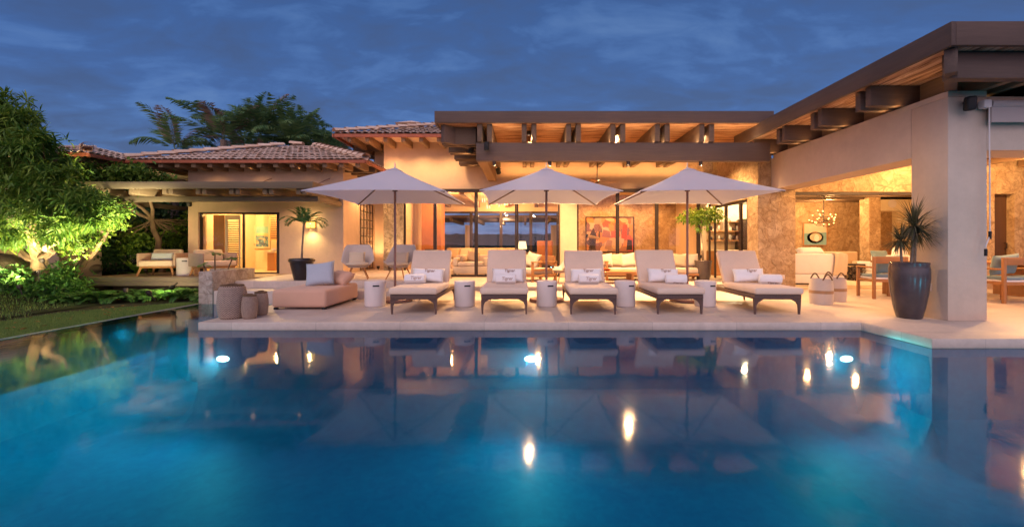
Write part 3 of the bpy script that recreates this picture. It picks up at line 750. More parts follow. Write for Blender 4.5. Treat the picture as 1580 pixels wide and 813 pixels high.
mb = MB(); mb.box(HX0+.25, HX1-.3, 14.1, 14.25, HF, 2.5); gp(mb, 'bedroom_wall', M_cream)
mb = MB(); mb.box(HX0+.25, HX1-.3, HY+.3, 14.1, 2.40, 2.45); gp(mb, 'bedroom_ceiling', M_cream)
mb = MB(); mb.box(HX0+.25, HX1-.3, HY+.001, 14.1, HF-.02, HF+.003); gp(mb, 'bedroom_floor', M_deck_in)
mb = MB(); mb.box(-6.6, -6.45, 12.9, 14.1, HF, 2.4); gp(mb, 'partition', M_cream)
def lf(x0, x1, y): return leaf(gh, x0, x1, y, HF+.004, DT_, .05, .05, 'glass_door', gp)
xm = X(373, HY)
lf(DX0+.003, xm+.03, HY+.08)
mb = MB(); mb.box(xm, DX1, HY+.04, HY+.10, DT_-.06, DT_-.002); mb.box(DX1-.10, DX1-.002, HY+.04, HY+.10, HF, DT_-.06); mb.box(xm, DX1-.1, HY+.04, HY+.10, HF, HF+.04)
gp(mb, 'door_frame', M_dark)
# louvred shutter folded inside the doorway
lv = thing('louvre_shutter', 'cream shutter with dark horizontal louvres inside the bedroom doorway', 'shutter', (X(360,12.0), 12.0, HF))
mb = MB(); mb.box(-.22, -.15, -.02, .02, 0, 1.64); mb.box(.17, .21, -.02, .02, 0, 1.64); mb.box(-.15, .17, -.02, .02, 0, .12); mb.box(-.15, .17, -.02, .02, 1.5, 1.64); mb.build('shutter_frame', M_cream, lv)
mb = MB()
for i in range(26): z = .14+i*.052; mb.box(-.148, .168, -.012, .012, z, z+.026)
mb.build('slats', M_dark, lv)
mb = MB(); mb.box(-.55, -.24, -.02, .02, 0, 1.64); mb.build('shutter_panel', M_teak, lv)
# roof
AX, AY, AZ, BX = -10.3, 10.94, 3.29, -4.14
hA = 2.74; 
rest = [[(AX,AY,AZ),(BX,AY,AZ),(BX-hA,AY+hA,AZ+hA*SL),(AX+hA,AY+hA,AZ+hA*SL)], [(BX,AY,AZ),(BX,16.6,AZ),(BX-hA,AY+hA,AZ+hA*SL)], [(AX,AY,AZ),(AX+hA,AY+hA,AZ+hA*SL),(AX,16.6,AZ)], [(AX,16.6,AZ),(AX+hA,AY+hA,AZ+hA*SL),(BX-hA,AY+hA,AZ+hA*SL),(BX,16.6,AZ)], [(AX,AY+.02,AZ-.02),(AX,16.6,AZ-.02),(BX,16.6,AZ-.02),(BX,AY+.02,AZ-.02)]]
groof = roof_group(gh, gp, None, rest=rest)
wd = BX-AX
mb = MB(); tile_field(mb, (AX,AY,AZ), (1,0,0), (0,1,SL), lambda u, v: v/vl-.05 < u < wd-v/vl+.05 and v < hA*vl, wd, hA*vl, .158, .32, .086)
tile_field(mb, (BX,AY,AZ), (0,1,0), (-1,0,SL), lambda u, v: u > v/vl-.05 and v < hA*vl and u < 5.6, 5.6, hA*vl, .158, .32, .086)
ridge_tiles(mb, (AX,AY,AZ+.05), (AX+hA,AY+hA,AZ+hA*SL+.05)); ridge_tiles(mb, (BX,AY,AZ+.05), (BX-hA,AY+hA,AZ+hA*SL+.05)); ridge_tiles(mb, (AX+hA,AY+hA,AZ+hA*SL+.05), (BX-hA,AY+hA,AZ+hA*SL+.05))
gp(mb, 'roof_tiles', M_tile, groof, smooth=True)
mb = MB(); mb.box(AX, BX+.02, AY-.05, AY, AZ-.085, AZ-.01); gp(mb, 'gutter', M_gutter, groof)
mb = MB(); mb.box(BX, BX+.05, AY-.05, 16.5, AZ-.085, AZ-.01); gp(mb, 'gutter', M_gutter, groof)
for i in range(14):
    x = AX+.35+i*.425; mb = MB(); mb.box(x, x+.13, AY+.03, HY-.002 if x > HX0 else HY+2, AZ-.19, AZ-.021); gp(mb, 'rafter_tail', M_ry, groof, bevel=.02)
for i in range(9):
    y = 11.7+i*.42; mb = MB(); mb.box(HX1+.002, BX-.03, y, y+.12, AZ-.19, AZ-.022); gp(mb, 'rafter_tail', M_rx, groof, bevel=.01)
# garden wing at far left, half hidden by trees
gw = thing('garden_wing', 'far low wing with clay tile hip roof half hidden by trees', 'house', (-12.5, 12.5, 0))
def wp(mb, name, mat, parent=gw, **kw): return mb.build(name, mat, parent, world=True, **kw)
mb = MB(); mb.box(-16, -12.0, 10.9, 12.0, -.2, 3.2); wp(mb, 'wall', M_plaster2)
WX, WY, WZ_, wh = -10.36, 10.0, 3.27, 1.0
rest = [[(WX,WY,WZ_),(WX,16,WZ_),(WX-wh,16,WZ_+wh*SL),(WX-wh,WY+wh,WZ_+wh*SL)], [(-17,WY,WZ_),(WX,WY,WZ_),(WX-wh,WY+wh,WZ_+wh*SL),(-17,WY+wh,WZ_+wh*SL)], [(-17,WY+wh,WZ_+wh*SL),(WX-wh,WY+wh,WZ_+wh*SL),(WX-wh,16,WZ_+wh*SL),(-17,16,WZ_+wh*SL)], [(-17,WY+.02,WZ_-.02),(-17,16,WZ_-.02),(WX,16,WZ_-.02),(WX,WY+.02,WZ_-.02)]]
wroof = roof_group(gw, wp, None, rest=rest)
mb = MB(); tile_field(mb, (-17,WY,WZ_), (1,0,0), (0,1,SL), lambda u, v: u < 6.64-v/vl+.05, 6.7, wh*vl, .158, .32, .086)
tile_field(mb, (WX,WY,WZ_), (0,1,0), (-1,0,SL), lambda u, v: u > v/vl-.05, 5.5, wh*vl, .158, .32, .086)
ridge_tiles(mb, (WX,WY,WZ_+.05), (WX-wh,WY+wh,WZ_+wh*SL+.05)); wp(mb, 'roof_tiles', M_tile, wroof, smooth=True)
mb = MB(); mb.box(-17, WX+.05, WY-.05, WY, WZ_-.085, WZ_-.01); wp(mb, 'gutter', M_gutter, wroof)
mb = MB(); mb.box(WX, WX+.05, WY, 10.9, WZ_-.085, WZ_-.01); wp(mb, 'gutter', M_gutter, wroof)
for i in range(4):
    x = -12.0+i*.42; mb = MB(); mb.box(x, x+.13, WY+.03, 10.9, WZ_-.19, WZ_-.021); wp(mb, 'rafter_tail', M_ry, wroof)

# ------------------------------------------------------------------ timber pergola on the guest house
pg = thing('pergola', 'olive grey timber pergola hung on rods over the guest house doors', 'pergola', (-7.8, 10.3, 2.15))
def pg_(mb, name, mat, parent=pg, **kw): return mb.build(name, mat, parent, world=True, **kw)
FX0, FX1, FY = -11.1, -4.92, 9.78
mb = MB(); mb.box(FX0, FX1, FY, FY+.06, 2.40, 2.56); pg_(mb, 'fascia', M_olive_x, bevel=.005)
mb = MB(); mb.box(FX1-.06, FX1, FY+.062, HY-.005, 2.40, 2.56); pg_(mb, 'fascia', M_olive_y, bevel=.005)
mb = MB(); mb.box(FX0, FX1-.062, FY+.062, HY-.005, 2.46, 2.53); pg_(mb, 'canopy_slab', M_olive_x)
mb = MB(); mb.box(-10.58, -5.04, 10.27, 10.38, 2.15, 2.275); pg_(mb, 'beam', M_olive_x, bevel=.005)
mb = MB(); mb.box(-5.15, -5.04, 10.382, HY-.005, 2.15, 2.275); pg_(mb, 'beam', M_olive_y, bevel=.005)
mb = MB(); mb.box(-10.58, -10.47, 10.382, 13.2, 2.15, 2.275); pg_(mb, 'beam', M_olive_y, bevel=.005)
for k in range(8):
    xc = X(157+51.5*k, 9.9)
    for s in (-.075, .075):
        if xc+s < FX1-.1:
            mb = MB(); mb.box(xc+s-.05, xc+s+.05, FY+.09, HY-.004, 2.28, 2.458); pg_(mb, 'rafter', M_olive_y, bevel=.005)
for px in (292, 422, 512):
    x = X(px, HY)-.1
    mb = MB(); mb.tube([(x-.25, 10.9, 2.53), (x+.05, HY+.01, 2.92)], .011, 6); pg_(mb, 'stay_rod', M_mauve)

# ------------------------------------------------------------------ timber deck, planter wall, trellis, nook
td = thing('timber_deck', 'weathered timber deck cantilevered over ferns beside the guest house', 'deck', (-9.0, 11.5, .1))
mb = MB(); mb.box(-10.85, -6.46, 10.45, 10.5, .195, .305); mb.build('edge_board', M_greydeck, td, world=True, bevel=.004)
mb = MB(); mb.box(-10.85, -6.46, 10.452, 10.5, .093, .192); mb.build('edge_board', M_greydeck, td, world=True, bevel=.004)
mb = MB()
for i in range(22): y = 10.505+i*.14; mb.box(-10.84, -6.47, y, y+.134, .27, .309)
mb.build('deck_boards', wood('deck_plank', (.33,.23,.15), 'x'), td, world=True)
mb = MB(); mb.box(-10.3, -6.6, 10.6, 13.4, -.4, .268); mb.build('deck_frame', M_dark, td, world=True)
pw = thing('planter_wall', 'low stone planter wall standing at the pool corner', 'wall', (-6.5, 9.4, 0))
mb = MB(); mb.prism([(-6.73,8.71),(-6.44,8.71),(-6.44,10.08),(-6.73,10.08)], -.4, .556); mb.build('wall_body', M_stone_pale, pw, world=True, bevel=.015)
mb = MB(); mb.box(-7.35, -6.732, 9.84, 10.08, -.3, .55); mb.build('return_wall', M_stone_pale, pw, world=True, bevel=.015)
tr = thing('trellis', 'black metal grid trellis fixed to the glowing side wall', 'trellis', (-4.97, 13.25, .35))
mb = MB()
for i in range(5): y = -.5+i*.25; mb.box(-.01, .01, y-.012, y+.012, 0, 2.05)
for j in range(9): z = .02+j*.25; mb.box(-.0095, .0095, -.5, .5, z-.012, z+.012)
mb.build('lattice', M_dark, tr)

# neighbouring wall and lit window glimpsed through the shrubs
nb = thing('garden_wall', 'dim garden wall glimpsed through dark shrubs behind the timber deck', 'wall', (-11.5, 15.5, 0))
mb = MB(); mb.box(-15.5, -9.3, 16.2, 16.4, -.2, 1.9); mb.build('wall_body', M_plaster2, nb, world=True)

# made-up terrace behind the main house, standing in for the reflection in its glass
rt = thing('rear_terrace', 'dim covered terrace seen through the far glass of the main living room', 'terrace', (-1, 20.5, 0))
mb = MB(); mb.box(-7, 5, 18.8, 22.6, 2.30, 2.42); mb.build('ceiling', M_bx, rt, world=True)
for i in range(7): x = -4.5+i*1.1; mb = MB(); mb.box(x, x+.1, 18.82, 22.5, 2.14, 2.298); mb.build('rafter', M_rx, rt, world=True)
for x in (-3.2, 1.3): mb = MB(); mb.box(x, x+.32, 22.2, 22.5, -.02, 2.138); mb.build('post', M_plaster2, rt, world=True)
mb = MB(); mb.box(-7, 5, 22.8, 23.0, -.02, .72); mb.build('parapet', M_stone_pale, rt, world=True)
# ------------------------------------------------------------------ sun loungers, pillows, towels
def text_mesh(txt, size, mat, parent, loc, rot, shear=.15):
    cu = bpy.data.curves.new('lettering', 'FONT'); cu.body = txt; cu.size = size; cu.align_x = 'CENTER'; cu.align_y = 'CENTER'; cu.extrude = .0008; cu.shear = shear; cu.offset = .0012
    to = bpy.data.objects.new('lettering_source', cu); COL.objects.link(to)
    bpy.context.view_layer.update()
    me = bpy.data.meshes.new_from_object(to.evaluated_get(bpy.context.evaluated_depsgraph_get())); bpy.data.objects.remove(to)
    me.materials.clear(); me.materials.append(mat)
    o = bpy.data.objects.new('lettering', me); COL.objects.link(o); o.parent = parent; o.location = loc; o.rotation_euler = rot; return o
def leg_loft(sx, sy):
    mb = MB()
    mb.loft([(0,0,0,.013,.013),(0,0,.02,.013,.013),(0,0,.14,.019,.019),(-sx*.012,0,.19,.03,.024),(-sx*.05,0,.236,.068,.03)]); return mb
def make_lounger():
    t = thing('sun_lounger', '', 'sun lounger')
    mb = MB(); mb.box(-.37,.37,0,1.82,.237,.315); mb.build('frame', M_rattan, t, bevel=.012)
    for sx in (-1,1):
        for y in (.035, 1.78):
            o = leg_loft(sx, 0).build('leg', M_bronze, t, smooth=True, loc=(sx*.348, y, 0))
    mb = MB(); mb.box(-.385,.385,-.05,1.10,.317,.425); c = mb.build('seat_cushion', M_cushion, t, bevel=.038, seg=4)
    mb = MB(); mb.box(-.365,.365,-.055,.055,0,.66); b = mb.build('back_cushion', M_cushion, t, bevel=.035, seg=4); b.location = (0,1.10,.40); b.rotation_euler = (R(-27),0,0)
    mb = MB(); mb.box(-.345,.345,.062,.085,.02,.60); f = mb.build('backrest_frame', M_rattan, t, bevel=.008); f.location = (0,1.10,.40); f.rotation_euler = (R(-27),0,0)
    return t
LX = [-1.788, -.350, 1.061, 2.448, 3.988]; LYF = 6.72
LLAB = ['cream sun lounger nearest the peach ottoman, first of the row', 'cream sun lounger between the first two drum tables right of the first umbrella pole',
        'middle cream sun lounger of the five, in front of the outdoor sofa seat', 'cream sun lounger just left of the third umbrella pole', 'cream sun lounger nearest the tan banded baskets, last of the row']
lounger0 = make_lounger()
for i, x in enumerate(LX):
    if i == 0: lounger0.location = (x, LYF, 0); lounger0['label'] = LLAB[0]; lounger0['group'] = 'sun loungers along the pool'
    else:
        lo_ = dup(lounger0, (x, LYF+[0,.015,-.01,.02,0][i], 0), R([0,.8,-1.0,.6,-.8][i]), LLAB[i], 'sun loungers along the pool')
        for c_ in lo_.children:
            if c_.name.startswith('back'): c_.rotation_euler.x = R(-27+[0,1.5,-1.5,.8,-2][i])
WORD = 'Tigrer'
def make_pillow():
    t = thing('pillow', '', 'pillow')
    mb = MB(); mb.pillow(.58, .26, .13, 14); mb.build('cover', M_white, t)
    text_mesh(WORD, .075, M_ink, t, (.03, -.0745, .066), (R(86), 0, 0)); return t
def make_towel():
    t = thing('rolled_towel', '', 'towel')
    mb = MB(); prof = []; n = 40
    # spiral-rolled towel: an outer roll with a visible end
    mb.tube([(-.18,0,0),(-.172,0,0),(-.165,0,0),(.165,0,0),(.172,0,0),(.18,0,0)], [.062,.078,.083,.083,.078,.062], 24); mb.build('roll', M_white, t, smooth=True)
    mb = MB(); mb.box(-.168,.168,-.012,.0,-.04,.05); fl = mb.build('flap', M_white, t, bevel=.004); fl.location = (0,-.078,0)
    text_mesh(WORD, .075, M_ink, t, (.03, -.0915, .012), (R(90), 0, 0)); return t
pil0 = make_pillow(); tow0 = make_towel()
PW = ['first', 'second', 'third', 'fourth', 'fifth']; tdx = [(-.16,.02),(-.01,-.05),(.03,-.05),(.17,-.02),(.26,-.08)]; tyaw = [2,0,0,-10,-16]
for i, x in enumerate(LX):
    ppos = (x + (.02 if i else .02), LYF+.93, .553)
    lab = f'white lettered pillow on the {PW[i]} sun lounger from the ottoman'
    lab2 = f'white rolled towel on the {PW[i]} sun lounger from the ottoman'
    if i == 0: p = pil0; p['label'] = lab; p['group'] = 'white pillows on the loungers'; p.location = ppos
    else: p = dup(pil0, ppos, 0, lab, 'white pillows on the loungers')
    p.rotation_euler = (R(-22), R([2,0,-1,1,-1][i]), R([1,0,-1,2,1][i]))
    tp = (x+tdx[i][0], LYF+.72+tdx[i][1]*.5, .508)
    if i == 0: q = tow0; q['label'] = lab2; q['group'] = 'white towels on the loungers'; q.location = tp
    else: q = dup(tow0, tp, 0, lab2, 'white towels on the loungers')
    q.rotation_euler = (R([-8,0,0,55,50][i]) , 0, R(tyaw[i]))
# ------------------------------------------------------------------ drum tables
def make_drum():
    t = thing('drum_table', '', 'side table')
    mb = MB(); mb.lathe([(.172,0),(.180,.006),(.183,.03),(.184,.44),(.180,.452),(.172,.456),(.168,.452),(.001,.450)], 40); mb.build('drum', M_drum, t, smooth=True, angle=50)
    mb = MB(); mb.loft([(0,0,0,.052,.006),(0,0,.004,.055,.006),(0,0,.020,.055,.006),(0,0,.024,.052,.006)]); s = mb.build('hand_slot', M_black, t, bevel=.004); s.location = (.072,-.168,.365); s.rotation_euler = (0,0,R(23)); return t
dr0 = make_drum()
DL = ['white drum table beside the peach ottoman', 'white drum table between the first and second sun loungers', 'white drum table before the middle umbrella pole',
      'white drum table between the third and fourth sun loungers', 'white drum table between the fourth and fifth sun loungers']
for i, px in enumerate((579, 717, 843.5, 964, 1088)):
    loc = (X(px, 7.65), 7.65, .001); 
    if i == 0: dr0.location = loc; dr0['label'] = DL[0]; dr0['group'] = 'white drum tables'
    else: dup(dr0, loc, R([0,0,-4,3,-2][i]), DL[i], 'white drum tables')
dd = dup(dr0, (X(286,11.0), 11.0, .311), R(10), 'white drum table between the armchairs on the timber deck', 'white drum tables')
# ------------------------------------------------------------------ umbrellas
def make_umbrella():
    t = thing('umbrella', '', 'umbrella')
    mb = MB(); mb.lathe([(.0,0),(.32,0),(.335,.012),(.335,.045),(.32,.062),(.07,.075),(.05,.09),(.0,.09)], 40); mb.build('base', M_mauve, t, smooth=True)
    mb = MB(); mb.tube([(0,0,.09),(0,0,.22)], .034, 14); mb.build('sleeve', M_mauve, t, smooth=True)
    mb = MB(); mb.tube([(0,0,.20),(0,0,2.60)], .0235, 14); mb.build('pole', M_mauve, t, smooth=True)
    mb = MB(); mb.tube([(0,0,2.60),(0,0,2.64),(0,0,2.70),(0,0,2.715)], [.02,.011,.010,.004], 10); mb.build('finial', simple('steel', (.45,.45,.46), .3, .5, .9) if 'steel' not in bpy.data.materials else bpy.data.materials['steel'], t, smooth=True)
    W = 1.21; zt, ze = 2.60, 2.01; ns, ntt = 10, 14
    mb = MB()
    for side, dz in ((0,0),(1,-.010)):
        base = len(mb.v); corners = [(-W,-W),(W,-W),(W,W),(-W,W)]
        for q in range(4):
            a = Vector(corners[q]); b = Vector(corners[(q+1)%4]); o = len(mb.v)
            for i in range(ns+1):
                s = .10 + .90*i/ns
                for j in range(ntt+1):
                    u = j/ntt; m = 4*u*(1-u)
                    e = a.lerp(b, u)*(1-.042*m*s)
                    z = zt - (zt-ze)*s - .020*math.sin(math.pi*s)*(1-.2*m) + .022*m*s*s
                    mb.v.append((e.x*s, e.y*s, z+dz))
            for i in range(ns):
                for j in range(ntt):
                    k = o+i*(ntt+1)+j; f = (k, k+ntt+1, k+ntt+2, k+1); mb.f.append(f if side else f[::-1])
    mb.weld = True; c = mb.build('canopy', M_canopy, t)
    mb = MB(); w2 = .135
    for (z, k) in ((2.585,1),(2.565,1)):
        pass
    mb.add([(-w2,-w2,2.542),(w2,-w2,2.542),(w2,w2,2.542),(-w2,w2,2.542),(0,0,2.612)], [(0,1,4),(1,2,4),(2,3,4),(3,0,4),(3,2,1,0)]); mb.build('vent', M_canopy, c)
    for sx, sy in ((-1,-1),(1,-1),(1,1),(-1,1)):
        mb = MB(); mb.tube([(sx*.03,sy*.03,2.53),(sx*.6,sy*.6,2.255),(sx*1.195,sy*1.195,1.992)], .0135, 6); rb = mb.build('rib', M_bronze, t)
        mb = MB(); mb.tube([(sx*.03,sy*.03,2.18),(sx*.55,sy*.55,2.262)], .009, 6); mb.build('strut', M_bronze, rb)
    mb = MB(); mb.lathe([(.026,2.14),(.05,2.145),(.05,2.20),(.026,2.205)], 16); mb.build('hub', M_bronze, t, smooth=True)
    return t
um0 = make_umbrella()
UL = ['square white umbrella nearest the tile roofed guest house', 'middle square white umbrella between the other two', 'square white umbrella beside the stone side wall and pavilion']
for i, x in enumerate((-2.566, .393, 3.149)):
    if i == 0: um0.location = (x, 8.3, .001); um0['label'] = UL[0]; um0['group'] = 'square white umbrellas'
    else: dup(um0, (x, 8.3, .001), R([0,1.6,-1.4][i]), UL[i], 'square white umbrellas')
# ------------------------------------------------------------------ ottoman with cushions, woven lanterns
ot = thing('ottoman', 'large peach upholstered daybed ottoman near the pool edge', 'ottoman', (-3.865, 7.9, 0))
mb = MB(); mb.box(-.465,.465,-.70,.70,.035,.34); mb.build('upholstery', M_peach, ot, bevel=.055, seg=5)
for sx in (-1,1):
    for sy in (-1,1): mb = MB(); mb.box(-.03,.03,-.03,.03,0,.036); mb.build('foot', M_black, ot, loc=(sx*.41, sy*.64, 0))
def cushion(name, label, w, h, t, loc, rot, mat, cat='cushion', group=None):
    mb = MB(); mb.pillow(w, h, t, 12); o = mb.build(name, mat); o.location = loc; o.rotation_euler = rot; return tag(o, label, cat, group)
cushion('cushion', 'slate blue square cushion leaning on the peach ottoman', .52, .48, .16, (X(494,8.0), 8.0, .555), (R(-24), R(-7), R(8)), M_grey_cush)
cushion('cushion', 'peach cushion lying behind the slate blue one on the ottoman', .46, .36, .18, (X(527,8.3), 8.25, .455), (R(-55), R(6), R(-20)), M_peach)
def woven(label, loc, r, h):
    t = thing('woven_lantern', label, 'lantern', loc, 0, 'zigzag woven lanterns at the deck corner')
    prof = [(r*.74,0),(r*.78,.015)] + [(r*(.80+.20*math.sin(math.pi*(.10+.80*k/12))), .02+(h-.04)*k/12) for k in range(13)] + [(r*.80,h-.012),(r*.76,h),(r*.66,h),(r*.64,h-.03),(.001,h-.032)]
    mb = MB(); mb.lathe(prof, 36); mb.build('weave', M_basket, t, smooth=True)
    mb = MB(); mb.tube([(r*.72*math.cos(a), r*.72*math.sin(a), h+.004) for a in [k*math.pi/8 for k in range(17)]], .014, 6); mb.build('rim', M_rope, t, smooth=True)
    mb = MB(); mb.tube([(-r*.66, 0, h+.006),(-r*.3,.02,h+.022),(r*.2,.02,h+.024),(r*.66,0,h+.006)], .011, 6); mb.build('handle', M_rope, t, smooth=True)
woven('tall zigzag woven lantern at the deck corner', (-4.43, 6.40, .001), .198, .485)
woven('short zigzag woven lantern in front, right of the tall one', (-4.145, 6.36, .001), .108, .34)
woven('mid-sized zigzag woven lantern behind the short one', (-4.19, 6.70, .001), .108, .35)
# ------------------------------------------------------------------ shell lounge chairs
def make_shell():
    t = thing('shell_chair', '', 'lounge chair')
    mb = MB(); na, nz = 28, 8
    for lay in (0, 1):
        for i in range(na+1):
            a = -1.95 + 3.9*i/na                       # angle from the back centre
            q_ = min(1, max(0, (abs(a)-.62)/.95)); hgt = .84 - .40*(q_*q_*(3-2*q_))
            for j in range(nz+1):
                f = j/nz; z = .30 + (hgt-.30)*f
                r = (.20 + .19*f**.7) - (.022 if lay else 0); ry = r*(.92 + .16*f); sq_ = (abs(math.sin(a))**4 + abs(math.cos(a))**4)**-.25; r *= .55+.45*sq_; ry *= .55+.45*sq_
                mb.v.append((math.sin(a)*r*1.05, math.cos(a)*ry*.95, z))
    m = (na+1)*(nz+1)
    for i in range(na):
        for j in range(nz):
            k = i*(nz+1)+j; mb.f.append((k, k+1, k+nz+2, k+nz+1)); mb.f.append((m+k+nz+1, m+k+nz+2, m+k+1, m+k))
    for i in range(na): k = i*(nz+1)+nz; mb.f.append((k, m+k, m+k+nz+1, k+nz+1))
    for i in (0, na):
        for j in range(nz): k = i*(nz+1)+j; mb.f.append((k, m+k, m+k+1, k+1))
    mb.build('shell', M_weave, t, smooth=True, angle=60)
    mb = MB(); mb.lathe([(.001,.27),(.22,.285),(.25,.30),(.22,.315),(.001,.32)], 24); mb.build('seat_base', M_weave, t, smooth=True)
    mb = MB(); mb.ball((0,-.03,.365), .30, 20, 10, (.98,.95,.22)); mb.build('seat_pad', M_beige, t, smooth=True)
    for sx in (-1,1):
        for sy in (-1,1): mb = MB(); mb.tube([(sx*.13,sy*.12,.30),(sx*.26,sy*.24,0)], [.02,.013], 8); mb.build('leg', M_teak, t, smooth=True)
    return t
sh0 = make_shell(); sh0.location = (X(552,9.85), 9.85, .31); sh0.rotation_euler = (0,0,R(18)); sh0.scale = (.88,.88,.95); tag(sh0, 'cream shell lounge chair beside the glowing trellis wall', group='cream shell lounge chairs')
s2 = dup(sh0, (X(616,9.85), 9.85, .31), R(-10), 'cream shell lounge chair behind the first umbrella pole', 'cream shell lounge chairs')
s3 = dup(sh0, (X(868,11.2), 11.2, .10), R(-75), 'cream shell lounge chair half hidden behind the middle sun lounger', 'cream shell lounge chairs')
cushion('cushion', 'small beige cushion in the shell chair beside the trellis', .36,.30,.12, (X(551,9.85), 9.85, .80), (R(-18),0,R(14)), M_beige)
cushion('cushion', 'small beige cushion in the shell chair behind the umbrella pole', .36,.30,.12, (X(619,9.85), 9.85, .80), (R(-18),0,R(-8)), M_beige)
# ------------------------------------------------------------------ timber deck armchairs
def make_armchair():
    t = thing('rope_armchair', '', 'armchair')
    mb = MB(); mb.box(-.36,.36,-.30,.32,.20,.245); mb.build('wood_frame', M_teakx, t, bevel=.008)
    for sx in (-1,1):
        for sy in (-1,1): mb = MB(); mb.tube([(sx*.33,sy*.28,.22),(sx*.39,sy*.33,0)], [.03,.02], 8); mb.build('leg', M_teak, t, smooth=True)
    mb = MB(); mb.prism([(-.42,-.30),(-.37,-.30),(-.37,.29),(.37,.29),(.37,-.30),(.42,-.30),(.42,.35),(-.42,.35)], .245, .58); mb.build('woven_back', M_pinkw, t, bevel=.02, seg=3)
    mb = MB(); mb.box(-.36,.36,-.34,.28,.247,.385); mb.build('seat_cushion', M_cushion, t, bevel=.035, seg=3)
    mb = MB(); mb.box(-.33,.33,-.06,.06,0,.30); b = mb.build('back_cushion', M_beige, t, bevel=.045, seg=3); b.location = (0,.215,.375); b.rotation_euler = (R(-12),0,0)
    return t
ac0 = make_armchair(); ac0.location = (X(246,11.0), 11.1, .31); ac0.rotation_euler = (0,0,R(14)); tag(ac0, 'woven armchair with teak legs, outer one on the timber deck', group='woven armchairs on the timber deck')
dup(ac0, (X(328,10.95), 11.0, .31), R(64), 'woven armchair turned sideways behind the stone planter wall', 'woven armchairs on the timber deck')
cushion('cushion', 'pale lumbar cushion on the outer deck armchair', .50,.20,.10, (X(247,10.98), 11.04, .80), (R(-14),0,R(14)), M_grey_cush)
# ------------------------------------------------------------------ outdoor sofa set before the glass
def sofa_wood(name, label, loc, rot, w, seats):
    t = thing(name, label, 'sofa', loc, rot)
    d = .80
    mb = MB(); mb.box(-w/2,w/2,-d/2,d/2,.14,.20); mb.build('seat_frame', M_teakx, t, bevel=.006)
    for sx in (-1,1):
        for sy in (-1,1): mb = MB(); mb.box(-.03,.03,-.03,.03,0,.52); mb.build('leg', M_teak, t, bevel=.005, loc=(sx*(w/2-.03), sy*(d/2-.031), 0))
        mb = MB(); mb.box(-.045,.045,-d/2,d/2,.522,.555); mb.build('arm_rail', M_teakx, t, bevel=.006, loc=(sx*(w/2-.03),0,0))
        mb = MB()
        mb.box(-.012,.012,-d/2+.06,d/2-.06,.30,.35); mb.build('side_rail', M_teakx, t, loc=(sx*(w/2-.03),0,0))
    mb = MB(); mb.box(-w/2+.06,w/2-.06,d/2-.05,d/2-.01,.45,.70); mb.build('back_rail', M_teakx, t, bevel=.006)
    sw = (w-.14)/seats
    for k in range(seats):
        x0 = -w/2+.07+k*sw
        mb = MB(); mb.box(x0+.004,x0+sw-.004,-d/2+.01,d/2-.1,.202,.36); mb.build('seat_cushion', M_beige, t, bevel=.04, seg=3)
    return t
sofa_wood('outdoor_sofa', 'long teak outdoor sofa with beige cushions before the glass doors', (X(1005,12.2), 12.2, .10), 0, 2.75, 3)
sofa_wood('outdoor_armchair', 'teak outdoor armchair with beige cushions left of the outdoor sofa', (X(828,11.9), 11.9, .10), R(-60), .85, 1)
random.seed(4)
SC_ = [(933,M_beige,'pale cushion at the outer end of the outdoor sofa'),(949,M_tan,'tan square cushion second along the outdoor sofa'),(968,M_beige,'pale round-cornered cushion third along the outdoor sofa'),
       (988,M_beige,'large pale cushion in the middle of the outdoor sofa'),(1047,M_tan,'peach tan cushion near the arm of the outdoor sofa'),(1066,M_beige,'striped pale cushion against the arm of the outdoor sofa')]
for k, (px, m, lab) in enumerate(SC_):
    cushion('sofa_cushion', lab, .44, .42, .18, (X(px,12.15), 12.15+.02*(k%2), .655), (R(-20), R(random.uniform(-10,10)), R(random.uniform(-16,16))), m, 'cushion', 'cushions along the outdoor sofa')
cushion('sofa_cushion', 'leaning beige cushion on the teak outdoor armchair', .46,.44,.18, (X(822,11.95), 11.95, .67), (R(-18), R(12), R(-40)), M_beige)
cushion('sofa_cushion', 'tan cushion at the back of the teak outdoor armchair', .44,.42,.18, (X(815,12.15), 12.15, .66), (R(-18), R(-10), R(-70)), M_tan)
ct = thing('coffee_table', 'low pale coffee table in front of the outdoor sofa', 'table', (X(945,11.2), 11.2, .10))
mb = MB(); mb.box(-.55,.55,-.35,.35,.26,.32); mb.build('tabletop', M_teakx, ct, bevel=.008)
for sx in (-1,1): mb = MB(); mb.box(-.03,.03,-.3,.3,0,.259); mb.build('leg', M_teak, ct, loc=(sx*.46,0,0))
bw = MB(); bw.lathe([(.03,0),(.06,.005),(.12,.05),(.13,.055),(.115,.05),(.05,.018),(.001,.014)], 20); b = bw.build('bowl', simple('red_lacquer', (.50,.09,.03), .35, .5)); b.location = (X(936,11.15), 11.15, .421); tag(b, 'small red bowl on the low coffee table', 'bowl')
